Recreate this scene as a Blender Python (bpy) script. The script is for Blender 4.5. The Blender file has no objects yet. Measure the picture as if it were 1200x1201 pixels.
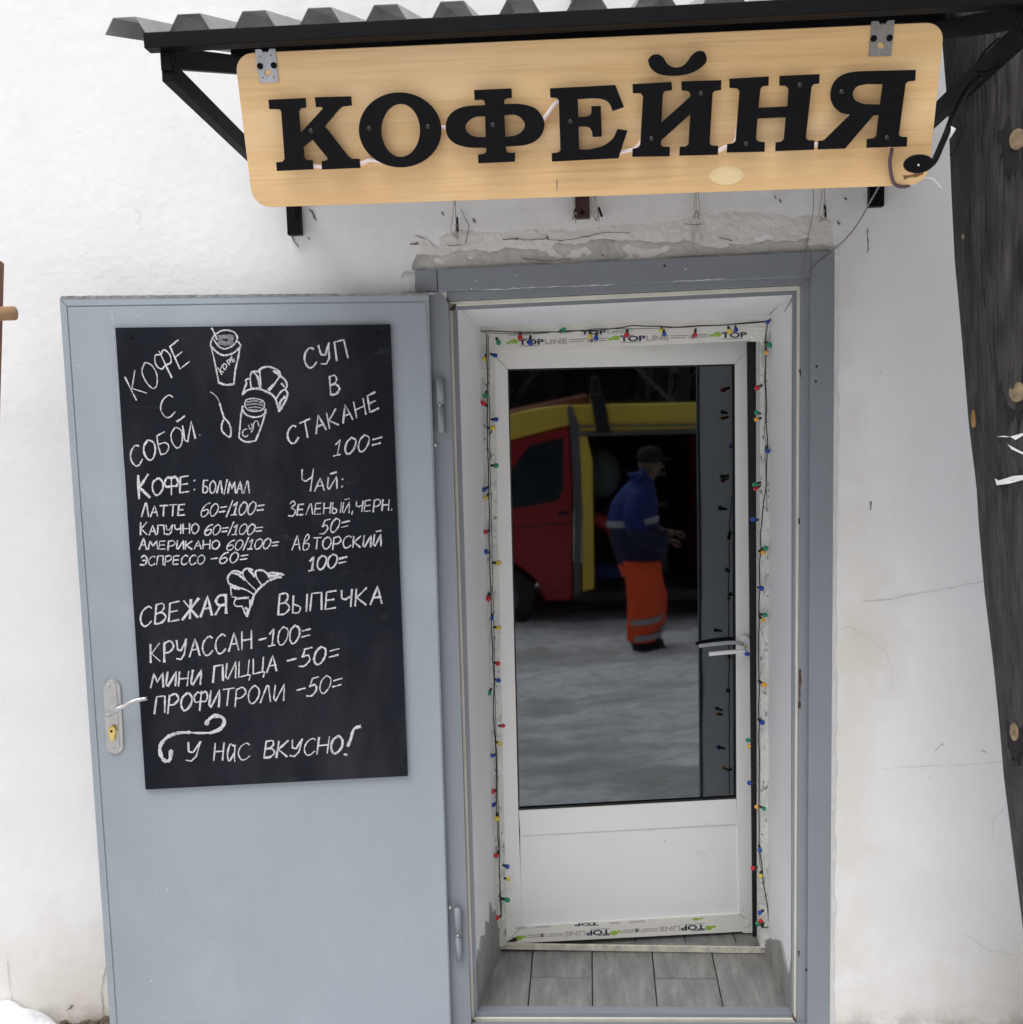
import bpy, bmesh, math, random
import numpy as np
from mathutils import Vector, Matrix, noise as mn
random.seed(7); rnd = random.random
sc = bpy.context.scene
rad = math.radians

# ---------------------------------------------------------------- camera
F = 1150.0                                    # focal length in photo pixels (photo 1200 wide)
YAW, PITCH, ROLL = rad(3.264), rad(6.126), rad(-1.594)
CAM = np.array([0.0, -2.5776, 1.7172])
_f = np.array([-math.sin(YAW)*math.cos(PITCH), math.cos(YAW)*math.cos(PITCH), -math.sin(PITCH)])
_r0 = np.array([math.cos(YAW), math.sin(YAW), 0.0]); _u0 = np.cross(_r0, _f)
_r = math.cos(ROLL)*_r0 + math.sin(ROLL)*_u0; _u = -math.sin(ROLL)*_r0 + math.cos(ROLL)*_u0
cd = bpy.data.cameras.new('camera'); cam = bpy.data.objects.new('camera', cd)
sc.collection.objects.link(cam); sc.camera = cam
cd.sensor_width = 36; cd.lens = 36*F/1200; cd.clip_start = 0.05; cd.clip_end = 600
cam.matrix_world = Matrix(((_r[0], _u[0], -_f[0], CAM[0]), (_r[1], _u[1], -_f[1], CAM[1]), (_r[2], _u[2], -_f[2], CAM[2]), (0, 0, 0, 1)))

# ---------------------------------------------------------------- light (overcast winter day)
SUN_EL, SUN_AZ = rad(66), rad(208)            # azimuth of the sun, clockwise from +Y
w = bpy.data.worlds.new('World'); sc.world = w; w.use_nodes = True
nt = w.node_tree; nt.nodes.clear()
sky = nt.nodes.new('ShaderNodeTexSky'); sky.sky_type = 'NISHITA'; sky.sun_disc = False
sky.sun_elevation = SUN_EL; sky.sun_rotation = SUN_AZ; sky.air_density = 1.0; sky.dust_density = 4.0
hs = nt.nodes.new('ShaderNodeHueSaturation'); hs.inputs['Saturation'].default_value = 0.3
bg = nt.nodes.new('ShaderNodeBackground'); bg.inputs['Strength'].default_value = 0.08
wo = nt.nodes.new('ShaderNodeOutputWorld')
nt.links.new(sky.outputs[0], hs.inputs['Color']); nt.links.new(hs.outputs[0], bg.inputs[0]); nt.links.new(bg.outputs[0], wo.inputs[0])
sl = bpy.data.lights.new('sun', 'SUN'); sl.energy = 1.5; sl.angle = rad(52); sl.color = (1.0, 0.99, 0.975)
so = bpy.data.objects.new('sun', sl); sc.collection.objects.link(so)
sd = Vector((math.sin(SUN_AZ)*math.cos(SUN_EL), math.cos(SUN_AZ)*math.cos(SUN_EL), math.sin(SUN_EL)))
so.rotation_euler = sd.to_track_quat('Z', 'Y').to_euler(); so.location = (0, -6, 8)
sc.view_settings.view_transform = 'Standard'; sc.view_settings.look = 'None'
sc.view_settings.exposure = 0.82; sc.view_settings.gamma = 1.0; sc.view_settings.use_curve_mapping = False

# ---------------------------------------------------------------- measuring helpers
def ray(px, py): return _f + _r*(px-600)/F - _u*(py-600.5)/F
class Plane:
    """a real plane in the place; pt() finds where a spot seen in the photograph lies on it"""
    def __init__(s, q, n): s.q = np.array(q, float); s.n = np.array(n, float); s.n /= np.linalg.norm(s.n)
    def pt(s, px, py, off=0.0):               # off = distance proud of the plane, towards the viewer
        v = ray(px, py); t = ((s.q + s.n*off - CAM) @ s.n)/(v @ s.n); return CAM + t*v
def WY(y=0.0): return Plane((0, y, 0), (0, -1, 0))
WALL = WY(0)
FLOOR = Plane((0, 0, 0), (0, 0, 1))
A8 = rad(8)
LEAF = Plane(WY(-0.04).pt(512, 600), (math.sin(A8), -math.cos(A8), 0))   # opened steel leaf, its free edge away from the wall
# free edge is left and nearer the camera
DOOR = Plane(WY(0.36).pt(592, 800), (math.sin(A8), -math.cos(A8), 0))      # white door, ajar inwards

# ---------------------------------------------------------------- materials
MATS = {}
def srgb(r, g, b):
    f = lambda c: (c/255)/12.92 if c/255 <= .04045 else ((c/255+.055)/1.055)**2.4
    return (f(r), f(g), f(b), 1)
def mat(name, col, rough=.6, var=.12, scale=8, bump=.1, bscale=40, metal=0, col2=None, stretch=(1,1,1), spec=.5, detail=6, emit=None):
    if name in MATS: return MATS[name]
    m = bpy.data.materials.new(name); m.use_nodes = True; t = m.node_tree; b = t.nodes['Principled BSDF']
    b.inputs['Roughness'].default_value = rough; b.inputs['Metallic'].default_value = metal
    b.inputs['Specular IOR Level'].default_value = spec
    tc = t.nodes.new('ShaderNodeTexCoord'); mp = t.nodes.new('ShaderNodeMapping'); mp.inputs['Scale'].default_value = stretch
    t.links.new(tc.outputs['Object'], mp.inputs['Vector'])
    n = t.nodes.new('ShaderNodeTexNoise'); n.inputs['Scale'].default_value = scale; n.inputs['Detail'].default_value = detail; n.inputs['Roughness'].default_value = .62
    t.links.new(mp.outputs[0], n.inputs['Vector'])
    r = t.nodes.new('ShaderNodeValToRGB'); r.color_ramp.elements[0].position = .3; r.color_ramp.elements[1].position = .7
    c2 = col2 or tuple(min(1, c*(1-var)) for c in col[:3])+(1,)
    c1 = tuple(min(1, c*(1+var*.5)) for c in col[:3])+(1,) if not col2 else col
    r.color_ramp.elements[0].color = c2; r.color_ramp.elements[1].color = c1
    t.links.new(n.outputs['Fac'], r.inputs['Fac']); t.links.new(r.outputs[0], b.inputs['Base Color'])
    if bump:
        n2 = t.nodes.new('ShaderNodeTexNoise'); n2.inputs['Scale'].default_value = bscale; n2.inputs['Detail'].default_value = 5
        t.links.new(mp.outputs[0], n2.inputs['Vector'])
        bp = t.nodes.new('ShaderNodeBump'); bp.inputs['Strength'].default_value = bump; bp.inputs['Distance'].default_value = .01
        t.links.new(n2.outputs['Fac'], bp.inputs['Height']); t.links.new(bp.outputs[0], b.inputs['Normal'])
    if emit:
        b.inputs['Emission Color'].default_value = emit[0]; b.inputs['Emission Strength'].default_value = emit[1]
    m['ramp'] = r.name
    MATS[name] = m; return m
def nodes(m): return m.node_tree, m.node_tree.nodes['Principled BSDF']
def overlay(m, col, scale, lo, hi, stretch=(1,1,1), amount=1.0, zramp=None, seed=0, detail=8):
    """adds a stain layer (own shape, from noise) over the material's colour; zramp=(z0,z1) keeps it below z1"""
    t, b = nodes(m); src = b.inputs['Base Color'].links[0].from_socket
    tc = t.nodes.new('ShaderNodeTexCoord'); mp = t.nodes.new('ShaderNodeMapping'); mp.inputs['Scale'].default_value = stretch; mp.inputs['Location'].default_value = (seed, seed*.7, seed*.3)
    t.links.new(tc.outputs['Object'], mp.inputs['Vector'])
    n = t.nodes.new('ShaderNodeTexNoise'); n.inputs['Scale'].default_value = scale; n.inputs['Detail'].default_value = detail; n.inputs['Roughness'].default_value = .65
    t.links.new(mp.outputs[0], n.inputs['Vector'])
    mr = t.nodes.new('ShaderNodeMapRange'); mr.inputs['From Min'].default_value = lo; mr.inputs['From Max'].default_value = hi; mr.inputs['To Max'].default_value = amount
    t.links.new(n.outputs['Fac'], mr.inputs['Value']); fac = mr.outputs[0]
    if zramp:
        sx = t.nodes.new('ShaderNodeSeparateXYZ'); t.links.new(tc.outputs['Object'], sx.inputs[0])
        m2 = t.nodes.new('ShaderNodeMapRange'); m2.inputs['From Min'].default_value = zramp[0]; m2.inputs['From Max'].default_value = zramp[1]
        m2.inputs['To Min'].default_value = 1; m2.inputs['To Max'].default_value = 0
        t.links.new(sx.outputs['Z'], m2.inputs['Value'])
        mu = t.nodes.new('ShaderNodeMath'); mu.operation = 'MULTIPLY'; t.links.new(fac, mu.inputs[0]); t.links.new(m2.outputs[0], mu.inputs[1]); fac = mu.outputs[0]
    mx = t.nodes.new('ShaderNodeMix'); mx.data_type = 'RGBA'; t.links.new(fac, mx.inputs['Factor']); t.links.new(src, mx.inputs['A']); mx.inputs['B'].default_value = col
    t.links.new(mx.outputs['Result'], b.inputs['Base Color']); return m

M_wall = mat('white_lime_plaster', (.82,.82,.83,1), .85, .04, 2.4, .24, 30, detail=10)
overlay(M_wall, (.66,.65,.64,1), 5, .56, .74, (1.6,1,.7), .2, seed=33)
overlay(M_wall, (.76,.745,.70,1), 2.2, .5, .75, (1,1,.6), .3, seed=3)
overlay(M_wall, (.60,.55,.46,1), 3.0, .3, .62, (1,1,1), .75, zramp=(.0,.42), seed=5)
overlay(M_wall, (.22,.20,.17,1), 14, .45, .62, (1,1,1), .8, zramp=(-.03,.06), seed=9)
overlay(M_wall, (.50,.50,.50,1), 34, .71, .76, (1,1,1), .55, seed=12)
def spot(m, col, x, z, rx, rz, amount, seed=0):
    '''a stain of irregular outline round one place on the wall'''
    t, b = nodes(m); src = b.inputs['Base Color'].links[0].from_socket
    tc = t.nodes.new('ShaderNodeTexCoord'); mp = t.nodes.new('ShaderNodeMapping'); mp.vector_type = 'POINT'
    mp.inputs['Location'].default_value = (-x/rx, 0, -z/rz); mp.inputs['Scale'].default_value = (1/rx, 0, 1/rz)
    t.links.new(tc.outputs['Object'], mp.inputs['Vector'])
    ln = t.nodes.new('ShaderNodeVectorMath'); ln.operation = 'LENGTH'; t.links.new(mp.outputs[0], ln.inputs[0])
    n = t.nodes.new('ShaderNodeTexNoise'); n.inputs['Scale'].default_value = 9; n.inputs['Detail'].default_value = 8; t.links.new(tc.outputs['Object'], n.inputs['Vector'])
    a = t.nodes.new('ShaderNodeMath'); a.operation = 'MULTIPLY_ADD'; t.links.new(n.outputs['Fac'], a.inputs[0]); a.inputs[1].default_value = 1.6; t.links.new(ln.outputs['Value'], a.inputs[2])
    mr = t.nodes.new('ShaderNodeMapRange'); mr.inputs['From Min'].default_value = 1.0; mr.inputs['From Max'].default_value = 1.7; mr.inputs['To Min'].default_value = amount; mr.inputs['To Max'].default_value = 0
    t.links.new(a.outputs[0], mr.inputs['Value'])
    mx = t.nodes.new('ShaderNodeMix'); mx.data_type = 'RGBA'; t.links.new(mr.outputs[0], mx.inputs['Factor']); t.links.new(src, mx.inputs['A']); mx.inputs['B'].default_value = col
    t.links.new(mx.outputs['Result'], b.inputs['Base Color'])
spot(M_wall, (.70,.66,.57,1), .74, .9, .10, 1.1, .55); spot(M_wall, (.68,.64,.56,1), .80, 1.08, .12, .22, .6); spot(M_wall, (.66,.63,.57,1), -1.35, .15, .45, .22, .55)
spot(M_wall, (.66,.65,.63,1), .10, 2.2, .75, .12, .5); spot(M_wall, (.70,.69,.67,1), .95, .35, .3, .2, .4); spot(M_wall, (.70,.68,.63,1), .72, 2.0, .08, .3, .5)
M_reveal = mat('white_reveal_plaster', (.80,.80,.81,1), .8, .04, 3, .12, 30)
overlay(M_reveal, (.55,.54,.52,1), 7, .6, .8, (1,1,.5), .35, seed=2)
M_cement = mat('bare_grey_cement', (.60,.59,.56,1), .95, .3, 9, .55, 45, col2=(.40,.39,.37,1))
overlay(M_cement, (.25,.25,.24,1), 10, .56, .74, (1,1,.35), .7, seed=4)
overlay(M_cement, (.66,.65,.62,1), 16, .55, .75, (1,1,1), .6, seed=8)
M_cementl = mat('pale_cement_smear', (.72,.705,.68,1), .95, .12, 5, .5, 50)
overlay(M_cementl, (.30,.30,.29,1), 16, .6, .72, (1,1,.3), .7, seed=6)
M_filler = mat('white_filler', (.76,.76,.76,1), .9, .15, 20, .5, 60)
M_leaf = mat('blue_grey_door_paint', (.335,.38,.42,1), .42, .06, 1.6, .06, 60)
overlay(M_leaf, (.27,.30,.33,1), 3.5, .5, .75, (1,1,.25), .3, seed=41)
overlay(M_leaf, (.52,.57,.62,1), 2.0, .52, .72, (1,1,.7), .35, seed=11)
overlay(M_leaf, (.66,.68,.70,1), 42, .70, .74, (1,1,1), .6, seed=15)
M_frame = mat('dark_grey_frame_paint', (.225,.245,.272,1), .42, .06, 5, .06, 40)
overlay(M_frame, (.45,.47,.50,1), 26, .70, .76, (1,1,.5), .5, seed=21)
M_tape = mat('grey_edge_tape', (.30,.30,.30,1), .9, .5, 60, .6, 90)
M_gasket = mat('cream_rubber_gasket', (.66,.65,.56,1), .6, .12, 12, .05, 60)
M_rust = mat('rust_stain', (.09,.055,.035,1), .9, .4, 60, .3, 90)
M_black = mat('black_painted_steel', (.0045,.0045,.006,1), .5, .25, 20, .06, 60, spec=.12)
M_rib = mat('galvanised_sheet', (.36,.37,.355,1), .5, .2, 9, .05, 60, metal=.3)
overlay(M_rib, (.17,.17,.16,1), 12, .45, .7, (1,.4,1), .6, seed=5)
M_board = mat('chalkboard_black', (.011,.013,.019,1), .8, .22, 7, .02, 80, spec=.12)
overlay(M_board, (.06,.06,.07,1), 4, .5, .8, (1,1,.4), .5, seed=3)
overlay(M_board, (.10,.10,.11,1), 30, .62, .75, (.4,1,1), .25, seed=13)
M_chalk = mat('white_chalk', (.70,.70,.71,1), .95, .2, 300, 0)
overlay(M_chalk, (.10,.10,.11,1), 380, .52, .62, (1,1,1), .85, seed=1, detail=3)
overlay(M_chalk, (.16,.16,.17,1), 40, .5, .7, (1,1,1), .5, seed=19)
M_chalk2 = mat('smudged_chalk', (.30,.31,.32,1), .95, .4, 200, 0, col2=(.08,.085,.09,1))
M_pvc = mat('white_door_plastic', (.80,.80,.78,1), .32, .025, 3, .015, 30)
M_pvcd = mat('scuffed_white_panel', (.80,.81,.82,1), .38, .03, 4, .02, 30)
overlay(M_pvcd, (.52,.52,.52,1), 9, .64, .72, (1,1,1.4), .5, seed=6)
M_film = mat('cream_protective_film', (.76,.75,.70,1), .3, .05, 14, .12, 60)
M_worn = mat('worn_protective_film', (.74,.74,.70,1), .5, .1, 20, .5, 120)
overlay(M_worn, (.10,.11,.09,1), 90, .58, .64, (1,1,.55), .85, seed=6)
overlay(M_worn, (.42,.42,.40,1), 30, .52, .66, (1,1,.4), .7, seed=16)
M_seal = mat('black_seal_and_shade', (.012,.012,.013,1), .6, .2, 20, 0)
M_navy = mat('print_navy', (.02,.02,.06,1), .5, .1, 20, 0)
M_greyp = mat('print_grey', (.18,.18,.2,1), .5, .1, 20, 0)
M_green = mat('print_green', (.30,.50,.06,1), .5, .15, 60, 0)
M_tile = mat('grey_wood_look_tile', (.29,.285,.275,1), .5, .3, 4, .12, 30, stretch=(7,1.4,1), col2=(.14,.14,.135,1), detail=10)
overlay(M_tile, (.11,.11,.105,1), 12, .54, .70, (3,1,1), .55, seed=14)
overlay(M_tile, (.42,.41,.40,1), 20, .56, .75, (3,.5,1), .6, seed=4)
M_grout = mat('dark_tile_grout', (.07,.07,.07,1), .95, .3, 40, .3, 60)
M_wood = mat('sign_plywood', (.84,.58,.295,1), .42, .12, 3.2, .03, 30, stretch=(.5,1,6.5), col2=(.72,.45,.20,1), detail=12)
overlay(M_wood, (.56,.32,.14,1), 11, .5, .72, (.22,1,9), .5, seed=4, detail=12)
overlay(M_wood, (.62,.36,.17,1), 2.2, .52, .72, (.8,1,2), .5, seed=44)
overlay(M_wood, (.50,.29,.13,1), 34, .54, .68, (.10,1,6), .38, seed=71, detail=12)
overlay(M_wood, (.86,.66,.42,1), 5, .5, .75, (.4,1,3), .6, seed=24)
overlay(M_wood, (.45,.22,.10,1), 30, .68, .74, (.35,1,2), .45, seed=31)
M_plug = mat('pale_wood_plug', (.88,.68,.38,1), .5, .08, 9, .03, 30, stretch=(.5,1,4))
M_zinc = mat('zinc_plate', (.42,.43,.45,1), .38, .2, 30, .05, 60, metal=.75)
M_led = mat('milky_light_hose', (.82,.74,.75,1), .3, .1, 60, .1, 60, emit=((1,.72,.74,1), .06))
M_steel = mat('satin_steel', (.52,.51,.51,1), .34, .12, 40, .03, 90, metal=.8)
M_brass = mat('brass', (.75,.58,.20,1), .28, .15, 40, .03, 60, metal=.85)
M_cord = mat('dark_green_cord', (.012,.018,.014,1), .55, .3, 50, 0)
M_wire = mat('grey_wire', (.20,.20,.20,1), .6, .2, 50, 0)
M_twine = mat('beige_binding_wire', (.36,.33,.26,1), .7, .3, 50, 0)
M_white = mat('white_plastic', (.80,.80,.80,1), .35, .04, 20, 0)
M_bulb = {k: mat('bulb_'+k, c, .18, .1, 60, 0) for k, c in dict(
    blue=(.012,.06,.36,1), red=(.55,.02,.03,1), yellow=(.70,.55,.07,1), green=(.01,.26,.13,1), orange=(.85,.42,.06,1)).items()}
M_knot = mat('pale_knot_wood', (.26,.19,.11,1), .7, .6, 60, .2, 60)
M_paper = mat('torn_white_paper', (.82,.82,.82,1), .8, .06, 30, .2, 60)
M_ladder = mat('brown_wood', (.24,.10,.05,1), .6, .35, 6, .2, 40, stretch=(4,4,.6), col2=(.14,.055,.035,1))
M_snow = mat('trodden_snow', (.88,.89,.91,1), .8, .25, 2.2, .9, 14, col2=(.66,.67,.69,1), detail=9)
overlay(M_snow, (.34,.32,.29,1), 1.3, .48, .62, (.6,1.3,1), .75, seed=2)
overlay(M_snow, (.46,.47,.49,1), 7, .48, .60, (.9,1.4,1), .6, seed=22)  # ripple layers put relief shading into the colour, besides the trodden dirt
overlay(M_snow, (.42,.42,.42,1), 22, .55, .68, (.9,1.4,1), .5, seed=27)
M_pile = mat('clean_snow', (.84,.86,.90,1), .75, .06, 12, .4, 60)
M_soil = mat('dark_grit', (.13,.10,.075,1), .95, .5, 60, .6, 120)
M_room = mat('dim_room_paint', (.10,.10,.10,1), .9, .2, 3, 0)
M_crack = mat('crack_shadow', (.18,.17,.16,1), .95, .3, 80, 0)
M_crackl = mat('fine_crack', (.56,.55,.54,1), .95, .2, 80, 0)

# weathered log with long grain
M_log = mat('weathered_log', (.085,.080,.075,1), .85, .5, 9.0, 1.0, 18, stretch=(11,11,.35), col2=(.026,.024,.023,1), detail=10)
def log_waves():
    t, b = nodes(M_log); src = b.inputs['Base Color'].links[0].from_socket
    tc = t.nodes.new('ShaderNodeTexCoord'); mp = t.nodes.new('ShaderNodeMapping'); mp.inputs['Scale'].default_value = (1, 1, .3)
    t.links.new(tc.outputs['Object'], mp.inputs['Vector'])
    wv = t.nodes.new('ShaderNodeTexWave'); wv.wave_type = 'BANDS'; wv.bands_direction = 'X'; wv.inputs['Scale'].default_value = 7
    wv.inputs['Distortion'].default_value = 22; wv.inputs['Detail'].default_value = 3; wv.inputs['Detail Scale'].default_value = .8
    t.links.new(mp.outputs[0], wv.inputs['Vector'])
    mx = t.nodes.new('ShaderNodeMix'); mx.data_type = 'RGBA'; mx.blend_type = 'MULTIPLY'; mx.inputs['Factor'].default_value = .4
    t.links.new(src, mx.inputs['A']); t.links.new(wv.outputs['Color'], mx.inputs['B']); t.links.new(mx.outputs['Result'], b.inputs['Base Color'])
log_waves()
overlay(M_log, (.009,.009,.010,1), 9, .60, .64, (6,6,.10), .9, seed=34)
overlay(M_log, (.15,.14,.13,1), 14, .58, .70, (7,7,.2), .45, seed=54)
overlay(M_log, (.010,.010,.014,1), 2.2, .60, .66, (2.2,2.2,.5), .85, seed=14)

# glass: coated, mirror-like from outside by day; darkened see-through to the room
m = bpy.data.materials.new('tinted_door_glass'); m.use_nodes = True; t = m.node_tree; t.nodes.clear()
o_ = t.nodes.new('ShaderNodeOutputMaterial'); mxs = t.nodes.new('ShaderNodeMixShader'); gl = t.nodes.new('ShaderNodeBsdfGlossy')
gl.inputs['Roughness'].default_value = .024; gl.inputs['Color'].default_value = (.86,.94,1,1)
tr = t.nodes.new('ShaderNodeBsdfTransparent'); tr.inputs['Color'].default_value = (.10,.10,.11,1)
fr = t.nodes.new('ShaderNodeFresnel'); fr.inputs['IOR'].default_value = 2.2
t.links.new(fr.outputs[0], mxs.inputs[0]); t.links.new(tr.outputs[0], mxs.inputs[1]); t.links.new(gl.outputs[0], mxs.inputs[2]); t.links.new(mxs.outputs[0], o_.inputs[0])
M_glass = m

# ---------------------------------------------------------------- object helpers
C = sc.collection
def thing(name, label, cat, loc=(0,0,0), group=None):
    o = bpy.data.objects.new(name, None); C.objects.link(o); o.location = loc; o.empty_display_size = .1
    o['label'] = label; o['category'] = cat
    if group: o['group'] = group
    return o
def base(o):
    b = np.zeros(3)
    while o is not None: b += np.array(o.location); o = o.parent
    return b
def mk(name, verts, faces, m, parent=None, smooth=False, bevel=0, loc=None, kind=None, label=None, cat=None, mats=None, fm=None):
    """one mesh object; verts in world metres"""
    b = base(parent) if parent is not None else np.zeros(3)
    own = np.array(loc, float) - b if loc is not None else np.zeros(3)
    off = b + own
    me = bpy.data.meshes.new(name); me.from_pydata([tuple(np.asarray(v, float)-off) for v in verts], [], faces)
    if mats:
        for q in mats: me.materials.append(q)
        for p, i in zip(me.polygons, fm): p.material_index = i
    else: me.materials.append(m)
    if smooth: me.polygons.foreach_set('use_smooth', [True]*len(me.polygons))
    me.update()
    o = bpy.data.objects.new(name, me); C.objects.link(o); o.parent = parent; o.location = own
    if bevel:
        bv = o.modifiers.new('bevel', 'BEVEL'); bv.width = bevel; bv.segments = 2; bv.limit_method = 'ANGLE'
    if kind: o['kind'] = kind
    if label: o['label'] = label
    if cat: o['category'] = cat
    return o
def fixn(o):
    bm = bmesh.new(); bm.from_mesh(o.data); bmesh.ops.recalc_face_normals(bm, faces=bm.faces); bm.to_mesh(o.data); bm.free(); return o
def prism(name, front, back_vec, m, parent=None, **k):
    """solid: front polygon (3D points) pushed along back_vec"""
    n = len(front); bv = np.array(back_vec, float)
    v = [np.array(p) for p in front] + [np.array(p)+bv for p in front]
    f = [tuple(range(n)), tuple(range(2*n-1, n-1, -1))] + [(i, i+n, (i+1) % n+n, (i+1) % n) for i in range(n)]
    return fixn(mk(name, v, f, m, parent, **k))
def pprism(name, plane, pix, thick, m, parent=None, off=0.0, **k):
    """solid whose front outline was measured on a plane; off proud of it, thick into it"""
    return prism(name, [plane.pt(x, y, off) for x, y in pix], -plane.n*thick, m, parent, **k)
def boxm(p0, p1, wd, ht, up=(0,0,1)):
    p0 = np.array(p0, float); p1 = np.array(p1, float); d = (p1-p0)/np.linalg.norm(p1-p0); up = np.array(up, float)
    s = np.cross(d, up); s /= np.linalg.norm(s); u = np.cross(s, d)
    v = [p+s*a*wd/2+u*b*ht/2 for p in (p0, p1) for a, b in ((-1,-1),(1,-1),(1,1),(-1,1))]
    return v, [(3,2,1,0),(4,5,6,7),(0,1,5,4),(1,2,6,5),(2,3,7,6),(3,0,4,7)]
def bar(name, p0, p1, wd, ht, m, parent=None, up=(0,0,1), bevel=.0015, **k):
    v, f = boxm(p0, p1, wd, ht, up); return fixn(mk(name, v, f, m, parent, bevel=bevel, **k))
def tubem(pts, r, n=8, caps=True):
    pts = [np.array(p, float) for p in pts]; rs = r if hasattr(r, '__len__') else [r]*len(pts)
    v = []; f = []; prev = None
    for i, p in enumerate(pts):
        a = pts[min(i+1, len(pts)-1)] - pts[max(i-1, 0)]; a /= (np.linalg.norm(a)+1e-12)
        if prev is None:
            ref = np.array([0,0,1.]) if abs(a[2]) < .9 else np.array([1.,0,0])
        else: ref = prev
        s = ref - a*(ref@a); s /= (np.linalg.norm(s)+1e-12); prev = s; q = np.cross(a, s)
        for k in range(n):
            th = 2*math.pi*k/n; v.append(p+rs[i]*(math.cos(th)*s+math.sin(th)*q))
    for i in range(len(pts)-1):
        for k in range(n):
            a = i*n+k; b = i*n+(k+1) % n; f.append((a, b, b+n, a+n))
    if caps: f += [tuple(range(n-1, -1, -1)), tuple(range((len(pts)-1)*n, len(pts)*n))]
    return v, f
def tube(name, pts, r, m, parent=None, n=8, **k):
    v, f = tubem(pts, r, n); return mk(name, v, f, m, parent, smooth=True, **k)
def smooth_path(pts, k=5):
    p = [np.array(q, float) for q in pts]
    if len(p) < 3: return p
    P = [2*p[0]-p[1]]+p+[2*p[-1]-p[-2]]; out = []
    for i in range(1, len(P)-2):
        for j in range(k):
            s = j/k; a, b, c, d = P[i-1], P[i], P[i+1], P[i+2]
            out.append(.5*((2*b)+(-a+c)*s+(2*a-5*b+4*c-d)*s*s+(-a+3*b-3*c+d)*s**3))
    out.append(P[-2]); return out
def join(ms):
    V = []; Fc = []
    for v, f in ms:
        n = len(V); V += list(v); Fc += [tuple(i+n for i in q) for q in f]
    return V, Fc
def sheet(name, loops, plane, off, thick, m, parent=None, **k):
    """flat plate with holes; loops are outlines measured on the plane (first outer, others holes)"""
    O = plane.pt(*loops[0][0], off)
    ex = np.cross([0,0,1.], plane.n); ex /= np.linalg.norm(ex); ex = ex; ey = np.cross(plane.n, ex)
    cu = bpy.data.curves.new('tmp', 'CURVE'); cu.dimensions = '2D'; cu.fill_mode = 'BOTH'; cu.extrude = thick/2
    for lp in loops:
        s = cu.splines.new('POLY'); s.points.add(len(lp)-1); s.use_cyclic_u = True
        for i, (x, y) in enumerate(lp):
            d = plane.pt(x, y, off)-O; s.points[i].co = (d@ex, d@ey, 0, 1)
    to = bpy.data.objects.new('tmp', cu); C.objects.link(to)
    me = bpy.data.meshes.new_from_object(to.evaluated_get(bpy.context.evaluated_depsgraph_get()))
    vs = [O+ex*v.co.x+ey*v.co.y+plane.n*(v.co.z-thick/2) for v in me.vertices]; fs = [tuple(p.vertices) for p in me.polygons]
    bpy.data.objects.remove(to); bpy.data.curves.remove(cu); bpy.data.meshes.remove(me)
    return fixn(mk(name, vs, fs, m, parent, **k))
def ell(cx, cy, rx, ry, n=32, a0=0, a1=360, rot=0):
    o = []; c, s = math.cos(rad(rot)), math.sin(rad(rot))
    for i in range(n):
        t = rad(a0+(a1-a0)*i/(n if a1-a0 == 360 else n-1)); x = rx*math.cos(t); y = ry*math.sin(t); o.append((cx+x*c-y*s, cy+x*s+y*c))
    return o
def ribbon(pts, n, w0, jit=.0):
    """thin raised stroke along pts (3D) lying on a surface of normal n"""
    pts = [np.array(p) for p in pts]; v = []; f = []; ws = w0 if hasattr(w0, '__len__') else [w0]*len(pts)
    for i, p in enumerate(pts):
        d = pts[min(i+1, len(pts)-1)]-pts[max(i-1, 0)]; d /= (np.linalg.norm(d)+1e-9); s = np.cross(d, n)
        ww = ws[i]*(1+jit*(rnd()-.5)); ext = d*ww*.3*(-1 if i == 0 else (1 if i == len(pts)-1 else 0))
        v += [p+ext+s*ww/2, p+ext-s*ww/2, p+ext*.4+n*.0004]
    for i in range(len(pts)-1):
        a = i*3; f += [(a, a+2, a+5, a+3), (a+2, a+1, a+4, a+5)]
    return v, f
def sphere(cn, r, nu=8, nv=6, sc3=(1,1,1)):
    v = []; f = []; cn = np.array(cn)
    for j in range(nv+1):
        for i in range(nu):
            th = math.pi*j/nv; ph = 2*math.pi*i/nu; v.append(cn+r*np.array([math.sin(th)*math.cos(ph)*sc3[0], math.sin(th)*math.sin(ph)*sc3[1], math.cos(th)*sc3[2]]))
    for j in range(nv):
        for i in range(nu):
            a = j*nu+i; b = j*nu+(i+1) % nu; f.append((a, a+nu, b+nu, b))
    return v, f
def disc_on(plane, px, py, off, r, m, name, parent, h=.002, n=14, **k):
    c = plane.pt(px, py, off); return tube(name, [c-plane.n*.001, c+plane.n*h], r, m, parent, n=n, **k)

# ================================================================= GROUND
def gz(x, y):
    s = -.035 - .085*min(max(-y-.3, 0), 5.2) if y < 0 else -.035
    if -y > 40: s -= 0
    a = min(1, max(0, (-y-.15)*1.2))
    return s + a*(.035*mn.noise(Vector((x*1.3, y*1.3, 1))) + .02*mn.noise(Vector((x*3.7, y*3.7, 5))) + .02*mn.noise(Vector((x*7, y*9, 9))) + .012*mn.noise(Vector((x*15, y*22, 2))) + .03*math.exp(-((y+4.6+.25*x)/.14)**2) - .03*math.exp(-((y+4.3+.25*x)/.16)**2) - .03*math.exp(-((y+2.9+.2*x)/.2)**2))
def axis(lo, hi, step, far, k=1.35):
    a = list(np.arange(lo, hi+1e-6, step)); s = step
    while a[-1] < far: s *= k; a.append(a[-1]+s)
    s = step; b = []; v = lo
    while v > -far: s *= k; v -= s; b.append(v)
    return b[::-1]+a
xs = axis(-3, 7, .045, 260); ys = [y for y in axis(-9.5, 0.0, .045, 260) if y < .02]; ys += [12, 60, 260]
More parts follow.
